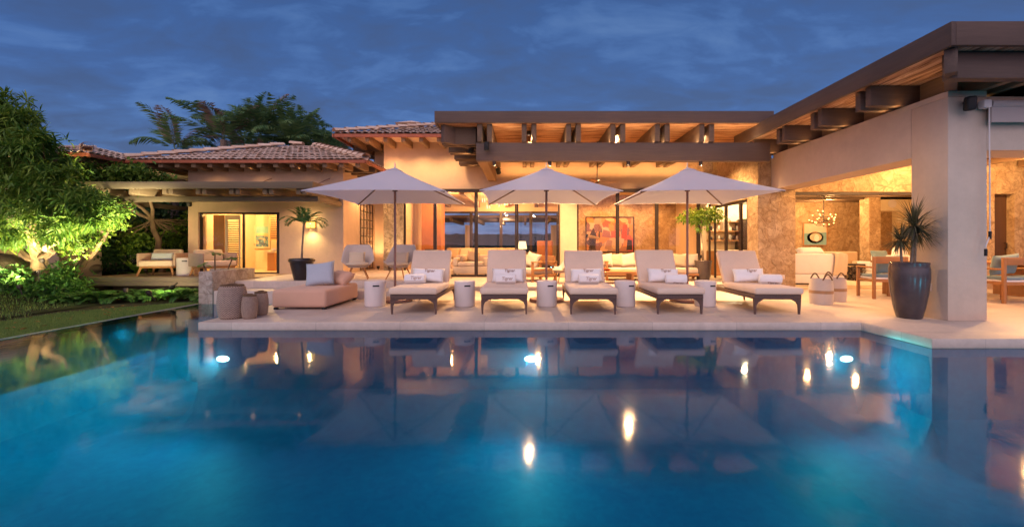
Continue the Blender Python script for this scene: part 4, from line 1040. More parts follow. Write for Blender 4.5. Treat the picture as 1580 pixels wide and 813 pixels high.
# ------------------------------------------------------------------ pots and their plants
def pot(name, label, loc, prof, mat, cat='plant pot', k=1):
    prof = [(r*k, z) for r, z in prof]
    t = thing(name, label, cat, loc)
    mb = MB(); mb.lathe(prof, 44); mb.build('vessel', mat, t, smooth=True, angle=50)
    rr = prof[-1][0]; zz = prof[-1][1]
    mb = MB(); mb.lathe([(rr+.004, zz+.002),(rr*.5, zz+.02),(.001, zz+.025)], 24); mb.build('soil', M_soil, t, smooth=True); return t
pot('plant_pot', 'black tapered pot with rounded rim on the upper terrace', (-5.09, 9.62, .31), [(.17,0),(.185,.01),(.235,.22),(.28,.40),(.305,.41),(.315,.435),(.31,.475),(.295,.485),(.275,.47),(.262,.42)], M_pot, k=.88)
pot('plant_pot', 'tall slate blue glazed pot against the pavilion pier', (5.79, 6.42, .001), [(.19,0),(.205,.012),(.25,.16),(.296,.38),(.322,.60),(.320,.74),(.305,.80),(.312,.815),(.312,.835),(.296,.84),(.285,.82),(.28,.76)], M_potbig, k=.76)
pot('plant_pot', 'dark glazed pot beside the outdoor sofa arm', (X(1085,11.9), 11.9, .10), [(.15,0),(.165,.01),(.20,.30),(.225,.52),(.24,.55),(.225,.565),(.205,.555),(.20,.50)], M_potbig)
def frond(mb, base, az, L_, up, droop, n=22, wl=.16, ww=.014, twist=.0, fold=.5):
    pts = []; d = Vector((math.cos(az), math.sin(az), 0)); s = Vector((-math.sin(az), math.cos(az), 0))
    p = Vector(base); el = up
    for i in range(n+1):
        pts.append(p.copy()); el -= droop/n*(.4+1.2*i/n); p = p + (d*math.cos(el)+Vector((0,0,1))*math.sin(el))*(L_/n)
    for i in range(n): 
        a, b = pts[i], pts[i+1]; r = .008*(1-i/n)+.002; o = len(mb.v)
        mb.v += [tuple(a-s*r),tuple(a+s*r),tuple(b+s*r),tuple(b-s*r)]; mb.f.append((o,o+1,o+2,o+3))
        f = i/n
        if f > .12:
            ll = wl*(math.sin(math.pi*min(1,f*.92+.06))**.6)*random.uniform(.85,1.1); t = (b-a).normalized(); nrm = s.cross(t)
            for sg in (-1,1):
                q = (s*sg*.80 + t*.62 - nrm*fold*random.uniform(.2,1) *(1 if nrm.z > 0 else -1)*.6 ).normalized(); tip = a+q*ll; mid = a+q*ll*.45; o = len(mb.v)
                mb.v += [tuple(a),tuple(mid+t*ww*.6),tuple(tip),tuple(mid-t*ww*.6)]; mb.f.append((o,o+1,o+2,o+3))
def rosette(mb, c, n, L_, w, up0=-.3, up1=1.4, droop=.5):
    for k in range(n):
        az = random.uniform(0, 6.283); el = random.uniform(up0, up1); d0 = Vector((math.cos(az)*math.cos(el), math.sin(az)*math.cos(el), math.sin(el)))
        s = d0.cross(Vector((0,0,1))).normalized(); ln = L_*random.uniform(.8,1.1); o = len(mb.v); m = 4; p = Vector(c)
        for i in range(m+1):
            ww = w*(.6,1,.85,.5,.04)[i]; mb.v += [tuple(p-s*ww/2), tuple(p+s*ww/2)]
            d0 = (d0 + Vector((0,0,-droop/m))).normalized(); p = p+d0*ln/m
        for i in range(m): a = o+2*i; mb.f.append((a,a+1,a+3,a+2))
random.seed(21)
pp_ = thing('potted_palm', 'slender young palm growing in the black tapered pot', 'palm', (-5.09, 9.62, .74))
mb = MB(); mb.tube([(0,0,0),(.01,0,.25),(.03,0,.55),(.05,.0,.82)], [.026,.02,.018,.022], 10); mb.build('trunk', M_palmbark, pp_, smooth=True)
mb = MB()
for k, (az, L_, up, dr) in enumerate(((0,.62,.75,2.0),(.5,.55,.9,1.8),(1.3,.5,1.1,1.5),(2.2,.5,1.0,1.7),(2.9,.55,.8,2.1),(3.4,.6,.95,2.0),(4.2,.5,.9,2.0),(5.2,.55,.85,1.9),(5.9,.66,.55,1.7),(1.8,.45,1.4,.9),(4.7,.42,1.45,.8),(3.9,.45,1.3,1.2),(.2,.5,1.25,1.5))):
    frond(mb, (.05,0,.82), az, L_*1.05, up, dr, 34, .19, .017)
mb.build('crown', M_potpalm, pp_)
dp = thing('potted_dracaena', 'spiky dracaena with three heads in the tall slate pot', 'plant', (5.79, 6.42, .79))
mb = MB(); mb.tube([(.03,0,0),(.05,0,.3),(.07,0,.60)], [.022,.018,.018], 8); mb.build('stem', M_palmbark, dp, smooth=True)
mb = MB(); mb.tube([(.10,.02,0),(.11,.02,.25),(.12,.02,.48)], [.018,.016,.016], 8); mb.build('stem', M_palmbark, dp, smooth=True)
mb = MB(); mb.tube([(-.13,-.02,0),(-.14,-.02,.2),(-.15,-.02,.38)], [.018,.015,.015], 8); mb.build('stem', M_palmbark, dp, smooth=True)
for c, n, ln in (((.07,0,.60),150,.36),((.13,.02,.48),80,.30),((-.15,-.02,.38),90,.25)):
    mb = MB(); rosette(mb, c, int(n*1.6), ln*1.25, .015, -.7, 1.45, .75); mb.build('leaf_head', M_drac, dp)
pt = thing('potted_tree', 'bright lime leafed small tree in the dark pot by the glass', 'tree', (X(1085,11.9), 11.9, .62))
mb = MB(); mb.tube([(0,0,0),(-.03,.0,.4),(-.06,0,.85),(-.04,0,1.2)], [.035,.028,.024,.018], 8)
mb.build('trunk', M_bark, pt, smooth=True)
def leafcloud(mb, blobs, size, w, clump=8, spread=.12, shape='ros', sub_=0):
    for (c, r, n) in blobs:
        subs = []
        for k in range(max(3, int(n/sub_)) if sub_ else 0):
            q = Vector((random.gauss(0,1), random.gauss(0,1), random.gauss(0,1))).normalized()*random.uniform(.45,1.0)
            subs.append(q)
        for k in range(n):
            while sub_:
                q = random.choice(subs) + Vector((random.gauss(0,1), random.gauss(0,1), random.gauss(0,.8)))*.17
                break
            while not sub_:
                q = Vector((random.uniform(-1,1), random.uniform(-1,1), random.uniform(-1,1)))
                if .25 < q.length < 1: break
            if not sub_: q = q*(q.length**-.35)
            p = Vector((c[0]+q.x*r[0], c[1]+q.y*r[1], c[2]+q.z*r[2]))
            ax = (q + Vector((random.gauss(0,.5), random.gauss(0,.5), random.gauss(.25,.4)))).normalized()
            s0 = ax.cross(Vector((0,0,1)) if abs(ax.z) < .9 else Vector((1,0,0))).normalized(); t0 = ax.cross(s0)
            for j in range(clump):
                if shape == 'ros':
                    a = 6.283*(j+random.random()*.6)/clump; d = (ax*random.uniform(.1,.8) + s0*math.cos(a) + t0*math.sin(a)).normalized(); b0 = p + Vector((random.gauss(0,spread*.25),)*3)
                else:
                    d = Vector((random.gauss(0,1), random.gauss(0,1), random.gauss(0,.7))).normalized(); b0 = p + Vector((random.gauss(0,spread), random.gauss(0,spread), random.gauss(0,spread)))
                d = (d + Vector((0,0,-.25))).normalized()
                sd_ = d.cross(Vector((random.gauss(0,.4), random.gauss(0,.4), 1))).normalized(); ln = size*random.uniform(.7,1.2); ww = w*random.uniform(.8,1.15); up = sd_.cross(d)
                o = len(mb.v)
                mb.v += [tuple(b0), tuple(b0+d*ln*.5+sd_*ww/2+up*ww*.18), tuple(b0+d*ln-up*ln*.12), tuple(b0+d*ln*.5-sd_*ww/2+up*ww*.18)]
                mb.f.append((o,o+1,o+2,o+3))
mb = MB(); random.seed(31)
leafcloud(mb, [((-.12,0,1.28),(.48,.4,.20),70),((.2,.0,1.32),(.38,.35,.18),50),((-.45,.0,1.22),(.3,.25,.13),30),((-.05,0,1.1),(.25,.25,.2),22)], .13, .04, 8, .06, 'ros'); mb.build('crown', M_yellowgreen, pt)
# plumeria cutting growing behind the planter wall
pl = thing('plumeria', 'young plumeria with few large leaves growing behind the planter wall', 'plant', (-6.95, 9.5, .2))
stems = [[(0,0,0),(-.02,0,.45),(-.03,.02,.72)],[(.12,.05,0),(.22,.05,.3),(.34,.06,.62)],[(-.1,0,0),(-.2,0,.3),(-.28,0,.46)]]
for s in stems: mb = MB(); mb.tube(s, [.02,.016,.013], 7); mb.build('stem', M_bark, pl, smooth=True)
mb = MB(); random.seed(9)
for s, n in zip(stems, (9,8,4)):
    for k in range(n):
        az = 6.28*k/n+random.random()*.4; d = Vector((math.cos(az), math.sin(az), random.uniform(-.1,.5))).normalized(); sd_ = d.cross(Vector((0,0,1))).normalized(); ln = random.uniform(.18,.27); b0 = Vector(s[-1]); o = len(mb.v)
        for i, ww in enumerate((.008,.035,.048,.04,.004)): q = b0+d*ln*i/4+Vector((0,0,-.05*(i/4)**2)); mb.v += [tuple(q-sd_*ww), tuple(q+sd_*ww)]
        for i in range(4): a = o+2*i; mb.f.append((a,a+1,a+3,a+2))
mb.build('leaves', M_potpalm, pl)
# ------------------------------------------------------------------ banded baskets
def basket(label, loc, sc_):
    t = thing('storage_basket', label, 'basket', loc, 0, 'cream baskets with tan band'); t.scale = (sc_*.82, sc_*.82, sc_)
    for nm, z0, z1, m in (('lower_wall',0,.19,M_weave),('band',.19,.245,M_band),('upper_wall',.245,.44,M_weave)):
        mb = MB(); rr = lambda z: .215+.012*math.sin(z*8)
        prof = [(rr(z0+(z1-z0)*k/5), z0+(z1-z0)*k/5) for k in range(6)]
        if z0 == 0: prof = [(.19,.0)]+prof
        if z1 == .44: prof += [(.21,.445),(.20,.44),(.195,.30)]
        mb.lathe(prof, 32); mb.build(nm, m, t, smooth=True)
    for sy in (-1,1):
        mb = MB(); mb.tube([(-.10+.2*k/10, sy*.20, .43+.10*math.sin(math.pi*k/10)) for k in range(11)], .014, 7); mb.build('handle', M_rope, t, smooth=True)
basket('larger cream basket with tan band and rope handles on the terrace', (X(1267,7.95), 7.95, .001), 1.05)
basket('cream basket with tan band tucked behind the larger basket', (X(1288,8.35), 8.35, .001), 1.05)
# ------------------------------------------------------------------ dining set
def make_dchair():
    t = thing('dining_chair', '', 'dining chair')
    for sx in (-1,1):
        mb = MB(); mb.box(-.026,.026,-.026,.026,0,.86); mb.build('rear_post', M_teak, t, bevel=.005, loc=(sx*.29,-.27,0))
        mb = MB(); mb.box(-.026,.026,-.026,.026,0,.62); mb.build('leg', M_teak, t, bevel=.005, loc=(sx*.29,.27,0))
        mb = MB(); mb.box(-.03,.03,-.243,.296,.622,.655); mb.build('arm_rail', M_teak, t, bevel=.006, loc=(sx*.29,0,0))
        mb = MB(); mb.box(-.015,.015,-.243,.243,.35,.395); mb.build('side_rail', M_teak, t, loc=(sx*.29,0,0))
    mb = MB(); mb.box(-.263,.263,-.295,-.255,.72,.862); mb.build('back_rail', M_teakx, t, bevel=.006)
    mb = MB(); mb.box(-.263,.263,-.285,-.258,.345,.40); mb.build('seat_rail', M_teakx, t)
    mb = MB(); mb.box(-.272,.272,-.28,.27,.402,.432); mb.build('woven_seat', M_white, t, bevel=.008)
    mb = MB(); mb.box(-.255,.255,-.24,.25,.434,.49); mb.build('seat_pad', M_blue, t, bevel=.02, seg=3)
    return t
dc0 = make_dchair(); dc0.location = (X(1360,8.9), 8.9, .001); dc0.rotation_euler = (0,0,R(-10)); tag(dc0, 'teak dining armchair with blue pad beside the big slate pot', group='teak dining chairs')
dup(dc0, (X(1548,8.25), 8.25, .001), R(0), 'teak dining armchair seen past the pavilion pier with its back turned', 'teak dining chairs')
dup(dc0, (X(1597,8.3), 8.3, .001), R(0), 'teak dining armchair next to the one seen past the pier, cut off at the side', 'teak dining chairs')
cushion('cushion', 'blue cushion leaning in the chair beside the big slate pot', .48,.40,.16, (X(1368,8.9)-.02, 8.85, .69), (R(16),R(-4),R(-10)), M_blue)
cushion('cushion', 'blue cushion leaning in the chair seen past the pier', .48,.42,.16, (X(1549,8.2), 8.2, .72), (R(16),R(-6),0), M_blue)
dt = thing('dining_table', 'brown wood dining table behind the pavilion pier', 'table', (9.2, 9.25, 0))
mb = MB(); mb.box(-1.3,1.6,-.5,.5,.70,.75); mb.build('tabletop', M_teakx, dt, bevel=.008)
for sx in (-1.1,.25,1.4): mb = MB(); mb.box(-.05,.05,-.35,.35,0,.698); mb.build('leg', M_teak, dt, loc=(sx,0,0))
# ------------------------------------------------------------------ living room seen through the pavilion
def sofa(name, label, loc, rot, w, d, mat, h=.85, arm=.60, cat='sofa'):
    t = thing(name, label, cat, loc, rot)
    mb = MB(); mb.box(-w/2,w/2,-d/2,d/2,.06,.30); mb.build('base', mat, t, bevel=.02)
    mb = MB(); mb.box(-w/2+.16,w/2-.16,-d/2-.01,d/2-.2,.302,.45); mb.build('seat_cushion', mat, t, bevel=.045, seg=3)
    mb = MB(); mb.box(-w/2,w/2,d/2-.2,d/2,.302,h); mb.build('backrest', mat, t, bevel=.05, seg=3)
    for sx in (-1,1):
        mb = MB(); mb.box(-.08,.08,-d/2,d/2-.202,.302,arm); mb.build('arm', mat, t, bevel=.04, seg=3, loc=(sx*(w/2-.08),0,0))
        for sy in (-1,1): mb = MB(); mb.box(-.03,.03,-.03,.03,0,.062); mb.build('foot', M_dark, t, loc=(sx*(w/2-.08), sy*(d/2-.08), 0))
    return t
FLR = .004
sofa('white_sofa', 'white slipcovered sofa with its back to the terrace', (X(1240,11.9), 11.95, FLR), R(180), 1.7, .9, M_white, .86)
cushion('cushion', 'plump white cushion along the top of the white sofa back', .75,.26,.22, (X(1252,12.0), 12.05, .90), (R(-50),0,0), M_white)
mb = MB()
for k in range(13):
    f = k/12
    for j in range(9):
        u = j/8; y0 = 11.56+ .08*math.sin(u*9)*.3
        if f < .35: p = (X(1279,11.9)-.18+.36*u, 11.90-(f/.35)*.43, .885+.02*math.sin(u*12))
        else: p = (X(1279,11.9)-.18+.36*u+.03*math.sin(f*4), 11.465-.02*math.sin(u*11+f*3), .885-(f-.35)/.65*.60)
        mb.v.append(p)
for k in range(12):
    for j in range(8): a = k*9+j; mb.f.append((a,a+1,a+10,a+9))
o = mb.build('throw_blanket', M_beige, smooth=True); tag(o, 'beige throw draped over the end of the white sofa', 'blanket')
sofa('tan_armchair', 'tan armchair between the white sofa and the fretwork stool', (X(1296,13.8), 13.8, FLR), R(-30), 1.0, .9, M_tan, .88, .58, 'armchair')
sofa('second_white_sofa', 'white sofa with blue cushions behind the dining chair', (X(1378,12.7), 12.7, FLR), R(170), 1.5, .9, M_white, .80)
cushion('cushion', 'grey blue cushion on the second white sofa', .5,.3,.16, (X(1358,12.4), 12.42, .80), (R(-20),0,R(5)), M_blue)
cushion('cushion', 'white cushion standing on the second white sofa', .45,.4,.18, (X(1388,12.8), 12.8, .80), (R(-20),R(20),R(-10)), M_white)
st = thing('fretwork_stool', 'dark fretwork stool with round cut-outs beside the armchair', 'stool', (X(1320,13.0), 13.0, FLR))
mb = MB(); mb.box(-.20,.20,-.20,.20,.46,.52); mb.build('top', M_dark, st, bevel=.008)
for sx in (-1,1):
    for axis in (0,1):
        mb = MB()
        for col_ in (-.1,.1):
            for zc in (.12,.33):
                n = 12
                pts = [((col_+.075*math.cos(a)), zc+.09*math.sin(a)) for a in [k*6.2832/n for k in range(n+1)]]
                mb.tube([((p[0], sx*.18, p[1]) if axis == 0 else (sx*.18, p[0], p[1])) for p in pts], .019, 6, False)
        mb.box(*( (-.19,.19,sx*.18-.015,sx*.18+.015,0,.03) if axis == 0 else (sx*.18-.015,sx*.18+.015,-.16,.16,.002,.028)))
        mb.build('fretwork_panel', M_dark, st)
rg = MB(); rg.box(6.9, 11.0, 11.3, 14.8, .006, .02); o = rg.build('rug', M_beige); tag(o, 'pale cream rug on the living room floor', 'rug')
def art_mat(name, bands, scale, seed, fine=.5):
    m, nt, out = nodes_of(name); v = coords(nt, (1,1,1))
    w = noise(nt, v, 3, 3); vv = mixc(nt, .12, v, w.outputs['Color'])
    vo = nt.nodes.new('ShaderNodeTexVoronoi'); vo.inputs['Scale'].default_value = scale; vo.distance = 'CHEBYCHEV'; L(nt, vv, vo.inputs['Vector'])
    sp = nt.nodes.new('ShaderNodeSeparateColor'); L(nt, vo.outputs['Color'], sp.inputs[0])
    r = nt.nodes.new('ShaderNodeValToRGB'); r.color_ramp.interpolation = 'CONSTANT'; L(nt, sp.outputs[0], r.inputs[0])
    e = r.color_ramp.elements
    while len(e) < len(bands): e.new(.5)
    for k, c in enumerate(bands): e[k].position = k/len(bands); e[k].color = (*c, 1)
    principled(nt, out, r.outputs[0], .6, .2); return m
def picture(name, label, loc, w, h, mat, fmat, fr=.03, bits=()):
    t = thing(name, label, 'painting', loc)
    mb = MB(); mb.box(-w/2,w/2,-.012,.0,0,h); mb.build('canvas', mat, t)
    for nm, (x0,x1,z0,z1) in (('frame',(-w/2-fr,w/2+fr,-fr,-.001)),('frame',(-w/2-fr,w/2+fr,h+.001,h+fr)),('frame',(-w/2-fr,-w/2-.001,-.001,h+.001)),('frame',(w/2+.001,w/2+fr,-.001,h+.001))):
        mb = MB(); mb.box(x0,x1,-.03,.0,z0,z1); mb.build(nm, fmat, t)
    for poly, m in bits:
        mb = MB(); n = len(poly); mb.add([(x,-.0145,z) for x,z in poly]+[(x,-.0122,z) for x,z in poly], [tuple(range(n))]+[(i,(i+1)%n,(i+1)%n+n,i+n) for i in range(n)]); mb.build('painted_shape', m, t)
    return t
fl = lambda n, c: simple(n, c, .7, .2, 0, .12, 5)
def disc(cx, cz, rx, rz, n=20): return [(cx+rx*math.cos(6.2832*k/n), cz+rz*math.sin(6.2832*k/n)) for k in range(n)]
a1 = picture('painting', 'framed painting of a ringed shape on blue, on the stone living room wall', (X(1258,15.45), 15.47, Z(378,15.45)), .82, .78, fl('paint_cream', (.62,.52,.40)), M_teakx, .03,
    [([(-.41,0),(.41,0),(.41,.46),(-.41,.42)], fl('paint_teal', (.20,.36,.38))), (disc(0,.27,.30,.21), fl('paint_brown', (.22,.13,.08)))])
mb = MB(); mb.add([(x,-.017,z) for x,z in disc(.02,.28,.22,.15)]+[(x,-.0146,z) for x,z in disc(.02,.28,.22,.15)], [tuple(range(20))]+[(i,(i+1)%20,(i+1)%20+20,i+20) for i in range(20)]); mb.build('painted_shape', fl('paint_sand', (.60,.48,.34)), a1)
mb = MB(); mb.add([(x,-.0195,z) for x,z in disc(.05,.25,.09,.13)]+[(x,-.0172,z) for x,z in disc(.05,.25,.09,.13)], [tuple(range(20))]+[(i,(i+1)%20,(i+1)%20+20,i+20) for i in range(20)]); mb.build('painted_shape', fl('paint_white', (.75,.72,.66)), a1)
def chandelier():
    t = thing('chandelier', 'branching chandelier with many glowing bulbs in the living room', 'chandelier', (X(1271,13.0), 13.0, 1.66))
    mb = MB(); mb.tube([(0,0,.0),(0,0,.93)], .012, 8); mb.build('stem', M_dark, t)
    mb = MB(); mb.lathe([(.0,.92),(.07,.92),(.06,.945),(.0,.945)], 16); mb.build('ceiling_rose', M_dark, t)
    random.seed(12); got = []
    while len(got) < 24:
        p = Vector((random.uniform(-.42,.42), random.uniform(-.36,.36), random.uniform(.05,.48)))
        if Vector((p.x/.42, p.y/.36, (p.z-.26)/.26)).length < 1 and math.hypot(p.x, p.y) > .1 and all((p-q).length > .10 for q in got): got.append(p)
    for tip in got:
        mb = MB(); mb.tube([(0,0,tip.z-.05),(tip.x*.5,tip.y*.5,tip.z-.06),(tip.x,tip.y,tip.z-.05),tuple(tip)], .0065, 5); br = mb.build('arm', M_dark, t)
        mb = MB(); mb.ball((tip.x,tip.y,tip.z+.016), .016, 8, 6); mb.build('bulb', M_bulb, br, smooth=True)
    return t
chandelier()
# ------------------------------------------------------------------ kitchen seen through the side doors
kx = X(1140,15.9)
sh = thing('kitchen_shelves', 'floating kitchen shelves of glassware seen through the side doors', 'shelf', (kx, 16.0, 0))
for z in (1.25, 1.60, 1.95): mb = MB(); mb.box(-1.1,.55,-.15,.19,z,z+.035); mb.build('shelf', M_teakx, sh)
random.seed(3)
M_ware = simple('glassware', (.55,.50,.42), .25, .6)
for s, z in enumerate((1.287, 1.637)):
    for k in range(11):
        x = kx-1.0+k*.14; mb = MB(); h = random.uniform(.10,.20); r = random.uniform(.03,.05)
        mb.lathe([(r*.8,0),(r,.01),(r*1.05,h*.8),(r*.8,h),(r*.7,h-.01),(.001,.02)], 12); o = mb.build('glass_jar', M_ware if k%3 else M_dark, smooth=True); o.location = (x, 15.97, z)
        tag(o, f'small jar standing on the {"lower" if s == 0 else "middle"} kitchen shelf', 'jar', f'jars on the {"lower" if s == 0 else "middle"} kitchen shelf')
kc = thing('kitchen_counter', 'pale kitchen counter below the glassware shelves', 'counter', (kx, 15.5, 0))
mb = MB(); mb.box(-1.2,1.1,-.3,.6,0,.88); mb.build('cabinet', M_teakx, kc)
mb = MB(); mb.box(-1.22,1.12,-.33,.62,.882,.92); mb.build('worktop', M_cream, kc, bevel=.006)
pl_ = thing('pendant_lamp', 'woven dome pendant lamp glowing in the kitchen', 'pendant lamp', (X(1118,14.0), 14.0, Z(356,14.0)))
mb = MB(); mb.lathe([(.02,.30),(.10,.27),(.15,.18),(.155,.0),(.14,.0),(.135,.16),(.09,.25)], 20); mb.build('shade', M_beige, pl_, smooth=True)
mb = MB(); mb.ball((0,0,.08), .05, 10, 8); mb.build('bulb', M_bulb, pl_, smooth=True)
mb = MB(); mb.tube([(0,0,.30),(0,0,2.8-Z(356,14.0))], .006, 6); mb.build('cord', M_dark, pl_)
tl = thing('table_lamp', 'white globe lamp glowing on the upper kitchen shelf', 'lamp', (X(1133,15.9), 15.95, 1.986))
mb = MB(); mb.lathe([(.001,0),(.07,.005),(.13,.05),(.15,.10),(.13,.16),(.06,.2),(.001,.21)], 20); mb.build('globe', M_shade, tl, smooth=True)
fr_ = thing('kitchen_oven', 'dark built-in kitchen oven tower behind the side doors', 'oven', (X(1164,15.4), 15.6, 0))
mb = MB(); mb.box(-.35,.45,-.28,.5,0,2.05); mb.build('body', M_dark, fr_, bevel=.006)
mb = MB(); mb.box(-.28,.38,-.30,-.282,1.0,1.55); mb.build('door', M_black, fr_)
# ------------------------------------------------------------------ main house rooms
LY = 15.0
sofa('cream_sofa', 'long cream sofa inside the main living room', (X(745,16.2), 16.2, FL), 0, 2.9, 1.0, M_beige, .88)
sofa('cream_loveseat', 'cream loveseat with bolster just inside the tall glass', (X(728,14.1), 14.15, FL), 0, 1.15, .85, M_beige, .66, .58)
for k, (px, m, nm) in enumerate(((700,M_tan,'tan cushion at the outer end of the long cream sofa'),(718,M_beige,'pale cushion second along the long cream sofa'),(776,M_tan,'brown cushion mid way along the long cream sofa'),(795,M_tan,'brown cushion near the lamp on the long cream sofa'))):
    cushion('sofa_cushion', nm, .46,.44,.18, (X(px,16.15), 16.15, .78), (R(-20),R(6-4*k),R(5*k-8)), m, 'cushion', 'cushions along the long cream sofa')
mb = MB(); mb.tube([(-.02,-.22,0),(0,-.2,0),(0,.2,0),(.02,.22,0)], [.07,.1,.1,.07], 16); o = mb.build('bolster', M_tan, smooth=True); o.location = (X(716,14.1), 14.05, .655); tag(o, 'round brown bolster on the cream loveseat', 'bolster')
cushion('sofa_cushion', 'brown square cushion on the cream loveseat', .40,.38,.16, (X(729,14.2), 14.3, .72), (R(-18),R(8),0), M_tan)
lt = thing('lamp_table', 'small dark table under the lit lamp inside the glass', 'table', (X(806,15.6), 15.6, FL))
mb = MB(); mb.lathe([(.25,.50),(.26,.51),(.26,.53),(.001,.53)], 24); mb.build('tabletop', M_dark, lt)
mb = MB(); mb.tube([(0,0,0),(0,0,.5)], .03, 8); mb.build('leg', M_dark, lt)
mb = MB(); mb.lathe([(.18,0),(.18,.015),(.001,.02)], 20); mb.build('foot', M_dark, lt)
lp = thing('shaded_lamp', 'lit table lamp with pale shade inside the tall glass', 'lamp', (X(806,15.6), 15.6, .635))
mb = MB(); mb.lathe([(.09,0),(.10,.02),(.07,.18),(.03,.30),(.015,.34)], 16); mb.build('lamp_base', M_weave, lp, smooth=True)
mb = MB(); mb.lathe([(.17,.32),(.125,.60)], 24); mb.build('lamp_shade', M_shade, lp, smooth=True)
ch_ = thing('leather_chair', 'rust brown high-backed chair beside the lit lamp', 'chair', (X(832,15.0), 15.0, FL), R(-40))
mb = MB(); mb.box(-.34,.34,-.34,.34,.36,.46); mb.build('seat', fabric('rust_leather', (.26,.10,.04)), ch_, bevel=.03)
mb = MB(); mb.box(-.34,.34,.28,.36,.462,1.15); mb.build('backrest', bpy.data.materials['rust_leather'], ch_, bevel=.03)
for sx in (-1,1):
    for sy in (-1,1): mb = MB(); mb.tube([(sx*.29,sy*.29,.36),(sx*.32,sy*.32,0)], [.022,.015], 8); mb.build('leg', M_teak, ch_)
pa = [(.42,.19,.10),(.30,.13,.08),(.55,.33,.20),(.20,.10,.10),(.58,.22,.08),(.34,.24,.18),(.10,.07,.07),(.50,.36,.26),(.46,.10,.08)]
py_ = 15.86; pz0, pz1 = Z(388,py_), Z(336,py_); pw_ = X(977,py_)-X(905,py_)
picture('painting', 'large abstract painting in rust and brown on the stone room wall', (X(941,py_), 15.88, pz0), pw_, pz1-pz0, art_mat('abstract_art', pa, 4.2, 1), M_dark, .035,
    [([(-.75,.05),(-.55,.05),(-.5,.6),(-.62,.9),(-.78,.55)], fl('paint_dark', (.05,.035,.035))), ([(.42,.5),(.62,.45),(.66,1.0),(.5,1.02)], fl('paint_red', (.45,.07,.04))), ([(-.3,.55),(.05,.5),(.0,.75),(-.25,.82)], fl('paint_mauve', (.28,.12,.12))), (disc(.25,.25,.2,.17,16), fl('paint_tan', (.52,.34,.20))), ([(-.2,.1),(.05,.05),(.1,.4),(-.1,.45)], fl('paint_mauve2', (.34,.19,.14))), ([(.62,.05),(.84,.05),(.82,.42),(.66,.45)], fl('paint_black', (.04,.03,.03)))])
te = thing('telescope', 'brass telescope on a tripod inside the glass before the painting', 'telescope', (X(915,14.2), 14.2, FL))
mb = MB(); mb.tube([(-.18,0,1.30),(.22,0,1.22)], [.055,.035], 14); mb.build('tube', simple('brass', (.50,.33,.12), .3, .5, .8), te, smooth=True)
mb = MB(); mb.tube([(-.24,0,1.312),(-.18,0,1.30)], [.06,.06], 14); mb.build('eyecup', M_black, te, smooth=True)
for k in range(3):
    a = k*2.094+.4; mb = MB(); mb.tube([(0,0,1.2),(.34*math.cos(a),.34*math.sin(a),0)], .014, 6); mb.build('tripod_leg', M_dark, te)
# glass drop chandelier inside the tall glass
gc = thing('glass_chandelier', 'clear glass drop chandelier hanging inside the tall glass', 'chandelier', (X(758,14.6), 14.6, Z(325,14.6)))
mb = MB(); mb.box(-.35,.35,-.03,.03,.62,.66); mb.build('rail', M_dark, gc)
mb = MB(); mb.tube([(0,0,.66),(0,0,2.95-Z(325,14.6))], .008, 6); mb.build('rod', M_dark, gc)
M_drop = emit('glass_drop', (1,.75,.45), 1.6); random.seed(2)
for k in range(9):
    x = -.33+k*.082; z = random.uniform(.05,.3); mb = MB(); mb.tube([(x,0,.62),(x+.01,0,z+.14),(x+.02,0,z+.12),(x+.03,0,z)], [.003,.003,.018,.022], 7); mb.build('drop', M_drop, gc)
# ceiling fan under the canopy
cf_ = thing('ceiling_fan', 'ceiling fan with brown blades hanging under the canopy between two umbrellas', 'ceiling fan', (X(921.5,11.6), 11.6, Z(281,11.6)))
mb = MB(); mb.tube([(0,0,.05),(0,0,3.91-Z(281,11.6))], .014, 8); mb.build('rod', M_dark, cf_)
mb = MB(); mb.lathe([(.0,-.04),(.06,-.03),(.075,.02),(.05,.07),(.0,.08)], 18); mb.build('motor', M_dark, cf_, smooth=True)
for k in range(3):
    a = k*2.094+.1; mb = MB(); mb.box(.08,.56,-.05,.05,-.006,.006); o = mb.build('blade', M_teakx, cf_); o.rotation_euler = (R(10),0,a)
# bedroom picture, dresser
picture('painting', 'small seaside painting in teal on the bedroom wall', (X(403,14.0), 14.075, Z(381,14.0)), .42, .68, fl('paint_aqua', (.25,.50,.45)), M_cream, .045,
    [([(-.21,0),(.21,0),(.21,.36),(-.21,.38)], art_mat('harbour_art', [(.10,.18,.28),(.45,.35,.22),(.16,.30,.36),(.55,.48,.35),(.08,.12,.2)], 16, 2)), ([(-.21,.381),(.21,.361),(.21,.45),(-.21,.45)], fl('paint_haze', (.62,.55,.30)))])
ds = thing('bathroom_vanity', 'wooden vanity with open shelf seen at the bedroom doorway edge', 'vanity', (X(425,13.2), 13.2, HF))
mb = MB(); mb.box(-.10,.12,-.25,.3,0,.55); mb.build('cabinet', M_teak, ds); mb = MB(); mb.box(-.17,.14,-.27,.3,.552,.60); mb.build('worktop', M_cream, ds)
bc = MB(); bc.lathe([(.05,0),(.09,.02),(.10,.09),(.09,.09),(.04,.02),(.001,.015)], 16); o = bc.build('basin', M_white, smooth=True); o.location = (X(424,13.1), 13.1, HF+.601); tag(o, 'white wash basin on the wooden vanity', 'basin')
sw_ = thing('window_shutter', 'slatted wooden shutter above the vanity', 'shutter', (X(423,13.6), 13.6, HF+.95)); mb = MB(); mb.box(-.14,.14,0,.03,0,.9); mb.build('panel', M_teak, sw_)
mb = MB()
for i in range(14): mb.box(-.11,.11,-.012,-.001,.05+i*.058,.075+i*.058)
mb.build('slats', M_dark, sw_)
